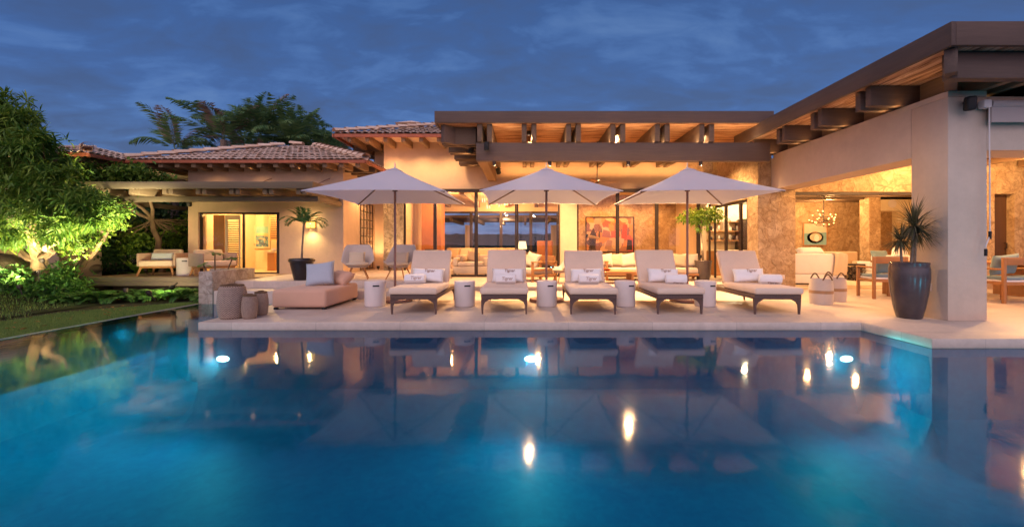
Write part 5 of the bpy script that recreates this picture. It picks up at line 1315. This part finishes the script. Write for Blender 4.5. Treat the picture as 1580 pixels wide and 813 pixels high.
# ------------------------------------------------------------------ wall fittings
sp0 = None
def speaker(label, loc, rot):
    t = thing('speaker', label, 'speaker', loc, 0, 'small black outdoor speakers')
    mb = MB(); mb.box(-.058,.058,-.06,.06,-.10,.10); mb.build('cabinet', M_black, t, bevel=.03, seg=3)
    mb = MB(); mb.tube([(0,.05,0),(0,.14,.03)], .02, 8); mb.build('bracket', M_dark, t); t.rotation_euler = rot
speaker('black speaker at the top corner of the pavilion pier', (X(1499,6.0), 6.02, Z(160,6.02)), (R(8),0,R(-20)))
speaker('black speaker tucked under the canopy beside the front beam end', (X(727,10.6), 10.6, Z(231,10.6)), (R(20),0,R(40)))
speaker('black speaker mounted on the front face of the canopy beam', (X(751,9.82), 9.80, Z(226,9.80)), (R(10),0,0))
speaker('black speaker below the canopy beam beside the deep beam', (X(769,12.9), 12.9, Z(264,12.9)), (R(25),0,R(-30)))
speaker('black speaker under the pergola beside the guest house wall', (X(293,11.45), 11.42, Z(313,11.42)), (R(20),0,R(25)))
M_blind = fabric('blind_cloth', (.40,.34,.32))
rb = thing('roller_blind', 'pale roller blind with hanging crank on the pavilion front', 'blind', (X(1522,6.1), 6.10, 2.9))
x0 = X(1522,6.1); zt = Z(162,6.1)
mb = MB(); mb.tube([(x0+.02,6.08,zt),(12,6.08,zt)], .06, 16); mb.build('roller', M_blind, rb, world=True, smooth=True)
mb = MB(); mb.box(x0+.02,12,6.05,6.075,Z(190,6.1),zt-.05); mb.build('cloth', M_blind, rb, world=True)
mb = MB(); mb.box(x0-.10,x0+.015,6.03,6.13,zt-.06,zt+.06); mb.build('bracket', M_drum, rb, world=True, bevel=.02)
cx_ = x0-.025
mb = MB(); mb.tube([(cx_,6.04,zt-.04),(cx_,6.03,Z(364,6.05)),(cx_-.01,6.03,Z(366,6.05)),(cx_-.055,6.03,Z(378,6.05)),(cx_-.06,6.03,Z(381,6.05))], .0085, 8); mb.build('crank_rod', M_drum, rb, world=True, smooth=True)
mb = MB(); mb.tube([(cx_,6.03,Z(369,6.05)),(cx_,6.03,Z(357,6.05))], .018, 8); mb.build('grip', M_black, rb, world=True)
mb = MB(); mb.tube([(cx_-.06,6.03,Z(395,6.05)),(cx_-.06,6.03,Z(384,6.05))], .018, 8); mb.build('grip', M_black, rb, world=True)
for lab, loc, rz in (('small white wall socket on the pavilion pier behind the slate pot', (X1-.004, 6.45, .46), R(90)), ('small white wall socket low on the stone column', (X(1209,10.6), YB-.004, Z(427.5,10.6)), 0)):
    t = thing('wall_socket', lab, 'socket', loc, rz)
    mb = MB(); mb.box(-.04,.04,-.006,.0,-.055,.055); mb.build('plate', M_drum, t, bevel=.002); mb = MB(); mb.box(-.015,.015,-.008,-.0061,-.02,.02); mb.build('outlet', M_cushion, t)
# ------------------------------------------------------------------ trees
def limb(mb, pts, r0, r1, seg=8):
    n = len(pts); mb.tube(pts, [r0+(r1-r0)*i/(n-1) for i in range(n)], seg)
def wob(a, b, n=5, k=.08):
    a, b = Vector(a), Vector(b); return [a.lerp(b, i/n) + Vector((random.gauss(0,k), random.gauss(0,k), random.gauss(0,k*.5)))*(0 if i in (0,n) else 1)*(b-a).length*.5 for i in range(n+1)]
def tree(name, label, base, limbs, blobs, size, w, mat, clump=8, spread=.12, shape='ros', seed=1, r0=.1, group=None, cat='tree'):
    random.seed(seed); t = thing(name, label, cat, base, 0, group); B = Vector(base)
    mb = MB()
    for (a, b, ra, rb_) in limbs: limb(mb, [p for p in wob(Vector(a)-B, Vector(b)-B, 6, .07)], ra, rb_)
    for (c, r, n) in blobs:     # twigs reaching into each clump of foliage
        src = min(limbs, key=lambda l: (Vector(l[1])-Vector(c)).length)[1]
        for k in range(6):
            q = Vector(c) + Vector((random.uniform(-.7,.7)*r[0], random.uniform(-.7,.7)*r[1], random.uniform(-.6,.7)*r[2]))
            limb(mb, wob(Vector(src)-B, q-B, 4, .09), .02, .005, 5)
    mb.build('trunk', M_bark, t, smooth=True)
    mb = MB(); leafcloud(mb, [(tuple(Vector(c)-B), r, n) for c, r, n in blobs], size, w, clump, spread, shape, 12)
    mb.build('crown', mat, t); return t
bT = (-10.9, 9.6, gz(-10.9, 9.6))
tree('feathery_tree', 'large tree with long narrow leaves at the left of the pool', bT,
     [(bT, (-11.0,9.6,.75), .17,.13), ((-11.0,9.6,.75),(-12.2,9.3,1.25),.11,.05), ((-11.0,9.6,.75),(-11.0,9.3,2.0),.11,.05), ((-11.0,9.6,.75),(-10.1,9.3,1.3),.09,.04), ((-11.0,9.3,2.0),(-11.2,9.0,3.2),.05,.02), ((-10.1,9.3,1.3),(-9.3,9.0,2.0),.04,.015), ((-11,9.3,2.0),(-10.2,9.0,2.8),.04,.02), ((-12.2,9.3,1.25),(-12.3,9.0,2.4),.05,.02)],
     [((-11.9,9.0,4.15),(.85,.7,.55),190), ((-11.0,8.9,3.7),(.6,.6,.4),110), ((-10.2,8.7,3.05),(.55,.5,.35),90), ((-11.7,9.0,3.75),(.9,.8,.75),232), ((-11.0,8.9,3.2),(.85,.8,.6),232), ((-10.3,8.8,2.75),(.75,.75,.5),201), ((-9.75,8.8,2.35),(.6,.65,.45),155), ((-9.2,8.7,2.0),(.55,.55,.38),124), ((-8.75,8.6,1.72),(.35,.4,.3),69),
      ((-11.2,8.6,2.3),(1.1,.8,.6),310), ((-10.1,8.5,1.85),(.9,.7,.5),248), ((-11.4,8.6,1.6),(.9,.7,.4),186), ((-10.1,8.6,1.45),(.7,.6,.32),139), ((-9.3,8.6,1.5),(.5,.5,.3),93), ((-12.3,8.7,2.6),(.8,.7,.9),201)],
     .23, .036, M_leaf_long, 10, .08, 'ros', 7)
b2 = (-11.2, 10.6, gz(-11.2, 10.6))
tree('round_leaf_tree', 'lit round-leafed tree with forked trunk behind the lawn', b2,
     [(b2, (-11.45,10.5,.75), .10,.06), (b2,(-11.0,10.5,.8),.09,.06), ((-11.0,10.5,.55),(-10.2,10.3,1.35),.06,.035), ((-10.2,10.3,1.35),(-9.7,10.2,1.95),.035,.015), ((-11.0,10.5,.8),(-10.9,10.4,1.6),.05,.02), ((-11.45,10.5,.75),(-11.8,10.3,1.5),.05,.02)],
     [((-10.9,10.2,1.55),(.6,.5,.35),120), ((-10.3,10.1,1.8),(.55,.45,.30),110), ((-11.6,10.2,1.6),(.6,.5,.35),100), ((-10.7,10.0,1.2),(.5,.4,.22),70), ((-9.85,10.0,1.75),(.4,.4,.25),60), ((-9.7,9.95,1.95),(.35,.35,.14),35)],
     .11, .075, M_leaf_round, 7, .10, 'cloud', 11)
b3 = (-10.3, 12.2, gz(-10.3, 12.2))
tree('broadleaf_tree', 'green bushy tree filling the gap between pergola and tiled roof', b3,
     [(b3, (-10.4,11.8,1.8), .09,.06), ((-10.4,11.8,1.8),(-10.6,11.0,2.7),.05,.02), ((-10.4,11.8,1.8),(-9.7,10.9,2.65),.05,.02), ((-10.4,11.8,1.8),(-11.4,10.9,2.7),.05,.02)],
     [((-10.5,12.7,1.5),(.75,.4,.5),150), ((-9.75,12.9,1.7),(.5,.35,.42),110), ((-11.4,12.4,1.4),(.6,.4,.5),110), ((-10.2,13.2,.95),(.8,.3,.4),110), ((-10.9,10.35,2.83),(.65,.35,.28),130), ((-10.2,10.45,2.82),(.6,.35,.25),120), ((-9.6,10.55,2.80),(.55,.35,.20),90), ((-11.5,10.3,2.8),(.6,.35,.4),110), ((-11.1,9.75,3.0),(.5,.15,.25),50)],
     .13, .075, M_leaf_round, 7, .10, 'cloud', 13)
# dark shrubs behind the deck and under the trees
SHR = [((-9.75,14.3),.8,.6,1.7), ((-10.7,14.1),.9,.6,1.5), ((-11.7,13.7),.9,.7,1.6), ((-12.9,13.2),.9,.8,1.7), ((-9.9,13.8),.55,.3,.7), ((-14.2,13.0),1.0,.8,1.9), ((-10.6,15.3),1.0,.5,2.1), ((-12.0,14.9),1.1,.6,2.2), ((-13.9,11.8),.9,.6,1.7), ((-11.2,12.9),.7,.5,.8), ((-12.4,12.3),.8,.6,1.1)]
SL_ = ['dark shrub nearest the guest house corner behind the deck', 'dark shrub behind the outer deck armchair', 'dark shrub left of the timber deck back edge', 'dark shrub behind the forked lit trunk', 'low dark shrub at the back edge of the timber deck', 'dark shrub far left behind the big tree', 'tall dark shrub against the garden wall near the guest house', 'tall dark shrub against the garden wall further left', 'dark tall shrub behind the boulder', 'low dark shrub left of the pale boulder', 'dark shrub between the two tree trunks']
for i, ((x, y), rx, ry, h) in enumerate(SHR):
    z = gz(x, y); tree('shrub', SL_[i], (x, y, z), [((x,y,z),(x,y,z+h*.5),.04,.02)], [((x,y,z+h*.5),(rx,ry,h*.55),280)], .15, .075, M_leaf_dark, 7, .13, 'cloud', 40+i, group='dark shrubs behind the deck', cat='shrub')
MID = [((-10.55,9.35),.40,.30,.42), ((-10.2,9.25),.34,.30,.30), ((-11.3,9.3),.35,.3,.40), ((-10.35,9.7),.30,.25,.36), ((-11.0,9.95),.42,.35,.55), ((-10.75,9.75),.4,.3,.46)]
ML = ['lit leafy shrub below the bright uplight by the big trunk', 'leafy shrub between the big trunk and the ferns', 'leafy shrub beside the boulder spotlight', 'leafy shrub in front of the deck corner', 'taller leafy shrub under the forked tree', 'leafy shrub under the deck end']
for i, ((x, y), rx, ry, h) in enumerate(MID):
    z = gz(x, y); tree('shrub', ML[i], (x, y, z), [((x,y,z),(x,y,z+h*.5),.03,.015)], [((x,y,z+h*.5),(rx,ry,h*.6),110)], .12, .06, M_fern, 7, .10, 'cloud', 70+i, group='leafy shrubs along the lawn', cat='shrub')
# ferns
random.seed(3)
fern0 = thing('fern', 'arching green fern in the row below the timber deck', 'fern', (0,0,0), 0, 'ferns below the timber deck')
mb = MB()
for k in range(17): frond(mb, (0,0,.02), k*2.399, random.uniform(.30,.44), random.uniform(.45,1.15), random.uniform(1.2,1.9), 18, .10, .024, fold=.25)
mb.build('fronds', M_fern, fern0)
FP = [(-9.9,9.0),(-9.55,9.1),(-9.2,9.2),(-8.85,9.3),(-8.5,9.45),(-8.15,9.55),(-7.8,9.65),(-7.5,9.85),(-7.2,9.9),(-8.7,9.75),(-9.1,9.7),(-8.3,9.9),(-7.9,10.05),(-9.6,9.45),(-7.15,9.5),(-7.0,9.2)]
for i, (x, y) in enumerate(FP):
    loc = (x, y, gz(x, y)); 
    if i == 0: fern0.location = loc
    else: dup(fern0, loc, i*1.7, None, None, random.uniform(.95,1.35))
random.seed(17)
cl = thing('croton', 'lit variegated broad-leafed plant beside the outer deck armchair', 'plant', (X(213,11.9), 11.9, .2))
mb = MB()
for k in range(26):
    az = random.uniform(0,6.28); el = random.uniform(.2,1.3); d = Vector((math.cos(az)*math.cos(el), math.sin(az)*math.cos(el), math.sin(el))); s = d.cross(Vector((0,0,1))).normalized(); ln = random.uniform(.35,.65); o = len(mb.v); p = Vector((0,0,.05))
    for i, ww in enumerate((.008,.05,.07,.06,.006)):
        mb.v += [tuple(p-s*ww), tuple(p+s*ww)]; d = (d+Vector((0,0,-.18))).normalized(); p = p+d*ln/4
    for i in range(4): a = o+2*i; mb.f.append((a,a+1,a+3,a+2))
mb.build('leaves', M_leaf_round, cl)
# boulders
def boulder(label, loc, r, sq, seed):
    random.seed(seed); mb = MB(); mb.ball((0,0,0), r, 20, 14, sq)
    ph = [random.uniform(0,6) for _ in range(6)]
    mb.v = [tuple(Vector(v)*(1+.13*math.sin(v[0]*4/r+ph[0])*math.sin(v[1]*3/r+ph[1])+.09*math.sin(v[2]*6/r+ph[2]+v[0]*5/r)+.05*math.sin(v[0]*11/r+ph[3])*math.sin(v[2]*9/r+ph[4]))) for v in mb.v]
    mb.weld = True; o = mb.build('boulder', M_rock); o.location = loc; tag(o, label, 'boulder')
boulder('big lit boulder at the far left beside the lawn', (-12.1, 9.6, .38), .75, (1.1,.8,.75), 1)
boulder('pale rounded boulder behind the forked tree', (X(160,12.3), 12.3, .52), .32, (1.1,.8,.6), 2)
boulder('small boulder left of the forked trunk', (X(120,11.6), 11.8, .42), .3, (1.2,.8,.6), 3)
# background palms behind the guest house
random.seed(6)
def palm(label, px, Y, ztop, n, L_, mat, dry=0, lean=0):
    x = X(px, Y); t = thing('palm_tree', label, 'palm', (x, Y, 0), 0, 'palms behind the guest house')
    mb = MB(); limb(mb, [(0,0,-.2),(lean*.3,0,ztop*.4),(lean,0,ztop)], .16,.11); mb.build('trunk', M_palmbark, t, smooth=True)
    mb = MB(); md = MB()
    for k in range(n):
        az = k*2.399+random.random()*.4; up = random.uniform(.55,1.5)
        frond(md if k < dry else mb, (lean,0,ztop), az, L_*random.uniform(.8,1.1), up, random.uniform(.8,1.9), 46, .70*L_/2.6, .050, fold=1.2)
    if mb.f: mb.build('crown', mat, t)
    if md.f: md.build('dry_fronds', M_palmdry, t)
for a in (('palm with pinkish dry fronds at the left of the palm group', 345, 17, 5.3, 17, 2.2, M_palm, 4), ('palm with one tall pinkish frond standing apart at the left', 270, 17, 4.9, 11, 2.0, M_palm, 3), ('palm at the centre of the group over the roof ridge', 402, 18, 5.6, 17, 2.3, M_palm, 1),
          ('dark palm right of the roof ridge', 452, 18.5, 5.5, 17, 2.3, M_palm, 0), ('low palm behind the roof end nearest the main house', 505, 19, 4.9, 16, 2.2, M_palm, 3), ('palm low behind the ridge between two taller palms', 375, 20, 5.6, 15, 2.3, M_palm, 3), ('palm behind the far slope close to the tiled main roof', 480, 20, 5.3, 15, 2.3, M_palm, 2)): palm(*a)
bt = [('dark spreading tree left of the palms', (X(275,19), 19), 2.6, 200), ('dark tree on the skyline beyond the garden wing', (X(150,24), 24), 4.9, 220), ('dark tree behind the palms towards the hill', (X(232,26), 26), 3.9, 160), ('dark bushy tree closing the gap below the palms', (X(330,20.5),20.5), 3.0, 220), ('dark tree between the guest house roof and main house', (X(520,22),22), 4.0, 220), ('dark tree behind the palm group centre', (X(430,22.5),22.5), 3.6, 240), ('dark tree beyond the far left of the feathery tree', (X(40,22),22), 4.0, 200)]
for i, (lab, (x, y), h, n) in enumerate(bt):
    r = [1.4,1.7,1.8,1.8,1.6,2.2,2.0][i]
    tree('background_tree', lab, (x, y, -.1), [((x,y,-.1),(x,y,h*.7),.14,.06),((x,y,h*.7),(x+.6,y,h*1.1),.06,.02),((x,y,h*.7),(x-.6,y,h*1.05),.06,.02)],
     [((x,y,h),(r,1.2,.95),n), ((x+.7,y,h-.6),(r,1.2,.8),n//2), ((x-.8,y,h-.7),(r,1.2,.8),n//2)], .22, .10, M_leaf_dark, 6, .2, 'cloud', 90+i, group='dark trees on the skyline')

# ------------------------------------------------------------------ lamps
def can(mb, n=14): mb.lathe([(.001,.07),(.045,.07),(.045,-.03),(.038,-.03),(.036,.0),(.001,.0)], n)
dl0 = thing('downlight', 'small round downlight glowing between canopy rafters', 'downlight', (0,0,0), 0, 'canopy downlights')
mb = MB(); can(mb); mb.build('can', M_dark, dl0, smooth=True)
mb = MB(); mb.lathe([(.001,-.012),(.032,-.012),(.001,-.006)], 12); mb.build('lens', M_lens, dl0)
DLP = [(.063,10.35),(2.13,10.35),(4.21,10.35),(-.97,11.6),(1.10,11.9),(2.13,11.9),(3.17,11.9),(4.21,11.9),(-1.65,11.2),(-1.65,12.85)]
for i, (x, y) in enumerate(DLP):
    loc = (x, y, 3.80 if i < 8 else 3.78)
    if i == 0: dl0.location = loc
    else: dup(dl0, loc)
    light('SPOT', (x, y, loc[2]-.05), (800 if i < 3 else 330), WARM2, (R(-16) if i < 3 else 0,0,0), None, .04, 'downlight_lamp', 126, .7)
# hidden cove strips on top of the canopy front beam
for (x, y, sx, e) in ((2.2, 10.0, 6.4, 55),): light('AREA', (x, y, 3.51), e*.62, (1,.66,.36), (R(180),0,0), None, sx, 'cove_strip', size_y=.08)
light('AREA', (2.2, 12.9, 3.3), 34, WARM, (R(155),0,0), None, 6.4, 'cove_strip', size_y=.08)
# pavilion: terrace and living room lamps
for x, y in ((7.6,8.2),(9.2,9.6),(9.4,7.9),(11.2,9.2)): light('POINT', (x, y, 2.95), 190, (1,.54,.20), None, None, .06, 'terrace_lamp')
for x, y, e in ((8.2,12.4,60),(10.2,14.3,85),(9.3,12.0,50),(11.0,12.6,60),(13.0,15.8,70)): light('POINT', (x, y, 2.5), e*1.3, WARM, None, None, .05, 'living_lamp')
light('POINT', (X(1271,13.0), 12.7, 2.0), 30, WARM, None, None, .03, 'chandelier_lamp')
for x, y, e in ((7.2,15.0,60),(8.2,15.2,60),(6.7,13.0,30)): light('POINT', (x, y, 2.5), e*2.5, (1,.78,.46), None, None, .05, 'kitchen_lamp')
# main house interior lamps
for x, y, e in ((-2.6,14.6,45),(-1.0,15.2,70),(.4,14.6,50),(-1.0,17.2,50),(-3.3,14.2,26)): light('POINT', (x, y, 2.62), e*3.0, WARM, None, None, .06, 'room_lamp')
light('POINT', (-1.0, 20.6, 2.0), 130, WARM2, None, None, .06, 'rear_terrace_lamp')  # added fill light brightening the stand-in terrace behind the glass
for x, y, e in ((2.3,14.9,55),(3.4,15.1,55),(4.6,14.9,50)): light('SPOT', (x, y, 2.85), e*3.4, WARM, (R(18),0,0), None, .05, 'room_lamp', 130, .8)
light('POINT', (X(806,15.6), 15.5, 1.1), 10, WARM2, None, None, .1, 'table_lamp_light')
# bedroom
for x, y, e in ((-7.6,13.0,42),(-8.4,12.6,16),(-6.3,13.2,8)): light('POINT', (x, y, 2.15), e*4.8, (1,.64,.22), None, None, .06, 'bedroom_lamp')
# wall sconce on the guest house
scn = thing('wall_sconce', 'amber glass wall sconce glowing on the guest house front', 'wall lamp', (X(480,11.58), 11.6, Z(352,11.58)))
mb = MB(); mb.box(-.12,.12,-.015,-.001,-.0,.20); mb.build('backplate', simple('brass_plate', (.55,.36,.10), .3, .5, .8), scn)
for sx in (-1,1):
    mb = MB(); mb.box(-.045,.045,-.085,-.02,.01,.19); mb.build('glass_block', M_amber, scn, bevel=.008, loc=(sx*.062,0,0))
mb = MB(); mb.ball((0,-.05,.12), .022, 8, 6); mb.build('bulb', M_bulb, scn, smooth=True)
light('SPOT', (X(480,11.5), 11.45, Z(350,11.5)), 60, (1,.72,.30), (R(-18),0,0), None, .03, 'sconce_lamp', 140, .9)
light('POINT', (X(480,11.5), 11.42, Z(343,11.5)), 8, (1,.72,.30), None, None, .03, 'sconce_lamp')
# uplights
up0 = thing('garden_spotlight', '', 'spotlight')
mb = MB(); mb.tube([(0,0,-.12),(0,0,.0),(0,.0,.03)], .012, 6); mb.build('stake', M_dark, up0)
mb = MB(); mb.lathe([(.02,.02),(.045,.05),(.05,.12),(.042,.12),(.001,.10)], 14); mb.build('head', M_dark, up0, smooth=True)
mb = MB(); mb.lathe([(.04,.112),(.001,.114)], 12); mb.build('lens', emit('spot_lens', (1,.85,.45), 45), up0)
def uplight(label, loc, target, e, spot=80, col_=(1,.80,.38), first=False, tilt=None):
    t = up0 if first else dup(up0, loc); t.location = loc; t['label'] = label; t['group'] = 'garden spotlights'
    d = (Vector(target)-Vector(loc)).normalized(); t.rotation_euler = d.to_track_quat('Z','Y').to_euler()
    o = light('SPOT', tuple(Vector(loc)+d*.20), e, col_, None, None, .12, 'spot_lamp', spot, .8); aim(o, target)
uplight('garden spotlight on the lawn edge shining at the big boulder', (X(28,8.9), 8.95, gz(-10.7,8.95)+.14), (-11.3, 9.2, 1.3), 260, 120, first=True)
uplight('garden spotlight high beside the trunk of the feathery tree', (X(68,9.3), 9.3, Z(407,9.3)), (-11.0, 9.0, 1.9), 130, 150)
uplight('garden spotlight among the ferns below the timber deck', (X(198,9.35), 9.3, gz(-8.75,9.3)+.16), (-9.0, 9.5, .6), 170, 130)
uplight('garden spotlight under the forked round-leafed tree', (X(120,9.9), 9.95, gz(-10.5,9.95)+.3), (-10.4, 10.0, 1.8), 260, 120)
uplight('garden spotlight behind the outer deck armchair', (X(226,11.6), 11.6, .36), (X(210,11.9), 12.0, 1.0), 25, 90)
uplight('floor spotlight at the foot of the trellis wall', (-4.72, 13.55, .31), (-4.95, 13.7, 2.5), 90, 120, WARM2)
uplight('floor spotlight at the foot of the split stone pier', (-4.12, 12.75, .33), (-4.12, 13.25, 2.5), 110, 90, WARM2)
light('SPOT', (-4.72, 12.6, 2.9), 120, WARM, (0,0,0), None, .06, 'nook_lamp', 130, .7)
for x in (-4.1, -3.2, -2.3): light('SPOT', (x, 12.62, 4.06), 100, WARM2, (0,0,0), None, .06, 'eave_lamp', 150, 1.0)  # added wall wash without fixtures, warms the upper house wall
for x in (-8.4, -7.2, -6.0): light('SPOT', (x, 11.2, 3.14), 12, WARM2, (0,0,0), None, .05, 'eave_lamp', 150, 1.0)
uplight('floor spotlight in the dark pot lighting the lime leafed tree', (X(1085,11.9)-.13, 11.78, .70), (X(1075,11.9), 11.9, 2.0), 60, 120, (1,.9,.5))
# pool lamps and added underwater fill
pl0 = thing('pool_light', '', 'pool light', (0,0,0), 0, 'underwater pool lights')
mb = MB(); mb.lathe([(.001,0),(.10,0),(.104,.006),(.001,.008)], 24); mb.v = [(a, b*.5, c) for a, b, c in mb.v]; mb.build('ring', simple('steel_ring', (.3,.32,.33), .4, .5, .5), pl0, smooth=True)
mb = MB(); mb.ball((0,0,.012), .085, 18, 8, (1,.45,.25)); mb.build('lens', M_poollens, pl0, smooth=True)
for i, (px, lab) in enumerate(((345,'underwater light below the deck corner with woven lanterns'),(819,'underwater light below the middle of the loungers'),(1305,'underwater light beside the pavilion deck corner'))):
    y = 6.05; p = (X(px, y), y-.004, Z(553, y))
    t = pl0 if i == 0 else dup(pl0, p); t.location = p; t.rotation_euler = (R(90),0,0); t['label'] = lab; t['group'] = 'underwater pool lights'
    o = light('SPOT', (p[0]-(.3 if i == 2 else 0), p[1]-.12, p[2]), (120, 130, 110)[i], (.08,.88,.9), None, None, .06, 'pool_lamp', 160, 1.0); aim(o, (p[0]-.6, 3.0, p[2]-.15))
for x, y, e in ((-6.0, 2.2, 12), (-4.0, .6, 40), (-1.3, .2, 120), (1.6, .2, 160), (4.6, .6, 230), (7.5, 1.6, 230), (10.5, 2.5, 120)): aim(light('SPOT', (x, y, -.3), e*.40, (.08,.70,1), None, None, .1, 'pool_lamp', 150, .8), (x*.95, y+4.5, -1.7))  # added fill beams without fixtures, evening out the pool glow
aim(light('SPOT', (-6.6, 6.9, -.3), 30, (.06,.85,.90), None, None, .06, 'pool_lamp', 160, .8), (-4.9, 6.2, -1.3))  # added beam without fixture, brightens the left of the basin
# added strip over the pavilion side wall to brighten the reed mat above the rafters
light('AREA', (5.98, 8.4, 3.30), 6, WARM, (R(180), R(-18), 0), None, .08, 'cove_strip', size_y=4.2)
aim(light('SPOT', (-6.6, 4.9, -.3), 30, (.06,.85,.90), None, None, .06, 'pool_lamp', 165, .8), (-4.0, 4.6, -1.6))  # added beam without fixture, lifts the water along the left edge

for x in (.6, 2.65, 4.7): light('SPOT', (x, 11.5, 3.8), 850, WARM2, (0,0,0), None, .06, 'canopy_lamp', 126, .7)  # added fill without fixtures, brightens the terrace floor and umbrellas
for x in (-9.6, -7.9, -6.2): light('SPOT', (x, 11.0, 2.4), 40, WARM2, (0,0,0), None, .05, 'pergola_lamp', 130, .7)  # added fill without fixtures, warms the pergola rafters and deck
uplight('garden spotlight at the far end of the ferns by the planter wall', (-7.75, 9.35, gz(-7.75,9.35)+.34), (-8.1, 9.5, .0), 150, 150)  # extra spotlight added to brighten the ferns

uplight('garden spotlight among the ferns turned towards the feathery tree', (-7.9, 8.95, gz(-7.9,8.95)+.16), (-10.4, 8.8, 3.0), 1700, 100, (1,.88,.55))  # extra spotlight added to brighten the front of the tree
light('SPOT', (-1.9, 12.0, 3.95), 300, WARM2, (0,0,0), None, .06, 'canopy_lamp', 126, .7)  # added fill without fixture for the upper left wall

bl = ['small downlight under the left end of the canopy front beam', 'small downlight under the canopy front beam above the middle umbrella', 'small downlight under the canopy front beam between middle and right umbrellas', 'small downlight under the right part of the canopy front beam']  # fixtures added to throw warm light onto the umbrella cloth
for i, x in enumerate((-.75, .55, 2.4, 4.1)):
    o = dup(dl0, (x, 9.98, 2.99), 0, bl[i]); l_ = light('SPOT', (x, 9.96, 2.93), 620, WARM2, None, None, .05, 'beam_lamp', 120, .8); aim(l_, (x*.9+.2, 8.9, 2.0))

uplight('garden spotlight between the trunks aimed into the upper crown', (-10.35, 9.0, gz(-10.35,9.0)+.5), (-10.4, 8.6, 3.2), 420, 150, (1,.85,.42))  # extra spotlight added to lift the upper crown

for (lx, ly, tx, ty, e) in ((-4.74, 7.3, -6.7, 7.0, 110), (-4.74, 6.35, -6.7, 5.4, 130), (-4.5, 5.93, -6.7, 4.0, 25)):  # added side beams without fixtures, lighting the far basin wall
    aim(light('SPOT', (lx, ly, -.5), e, (.04,.85,.85), None, None, .06, 'pool_lamp', 120, .9), (tx, ty, -.45))
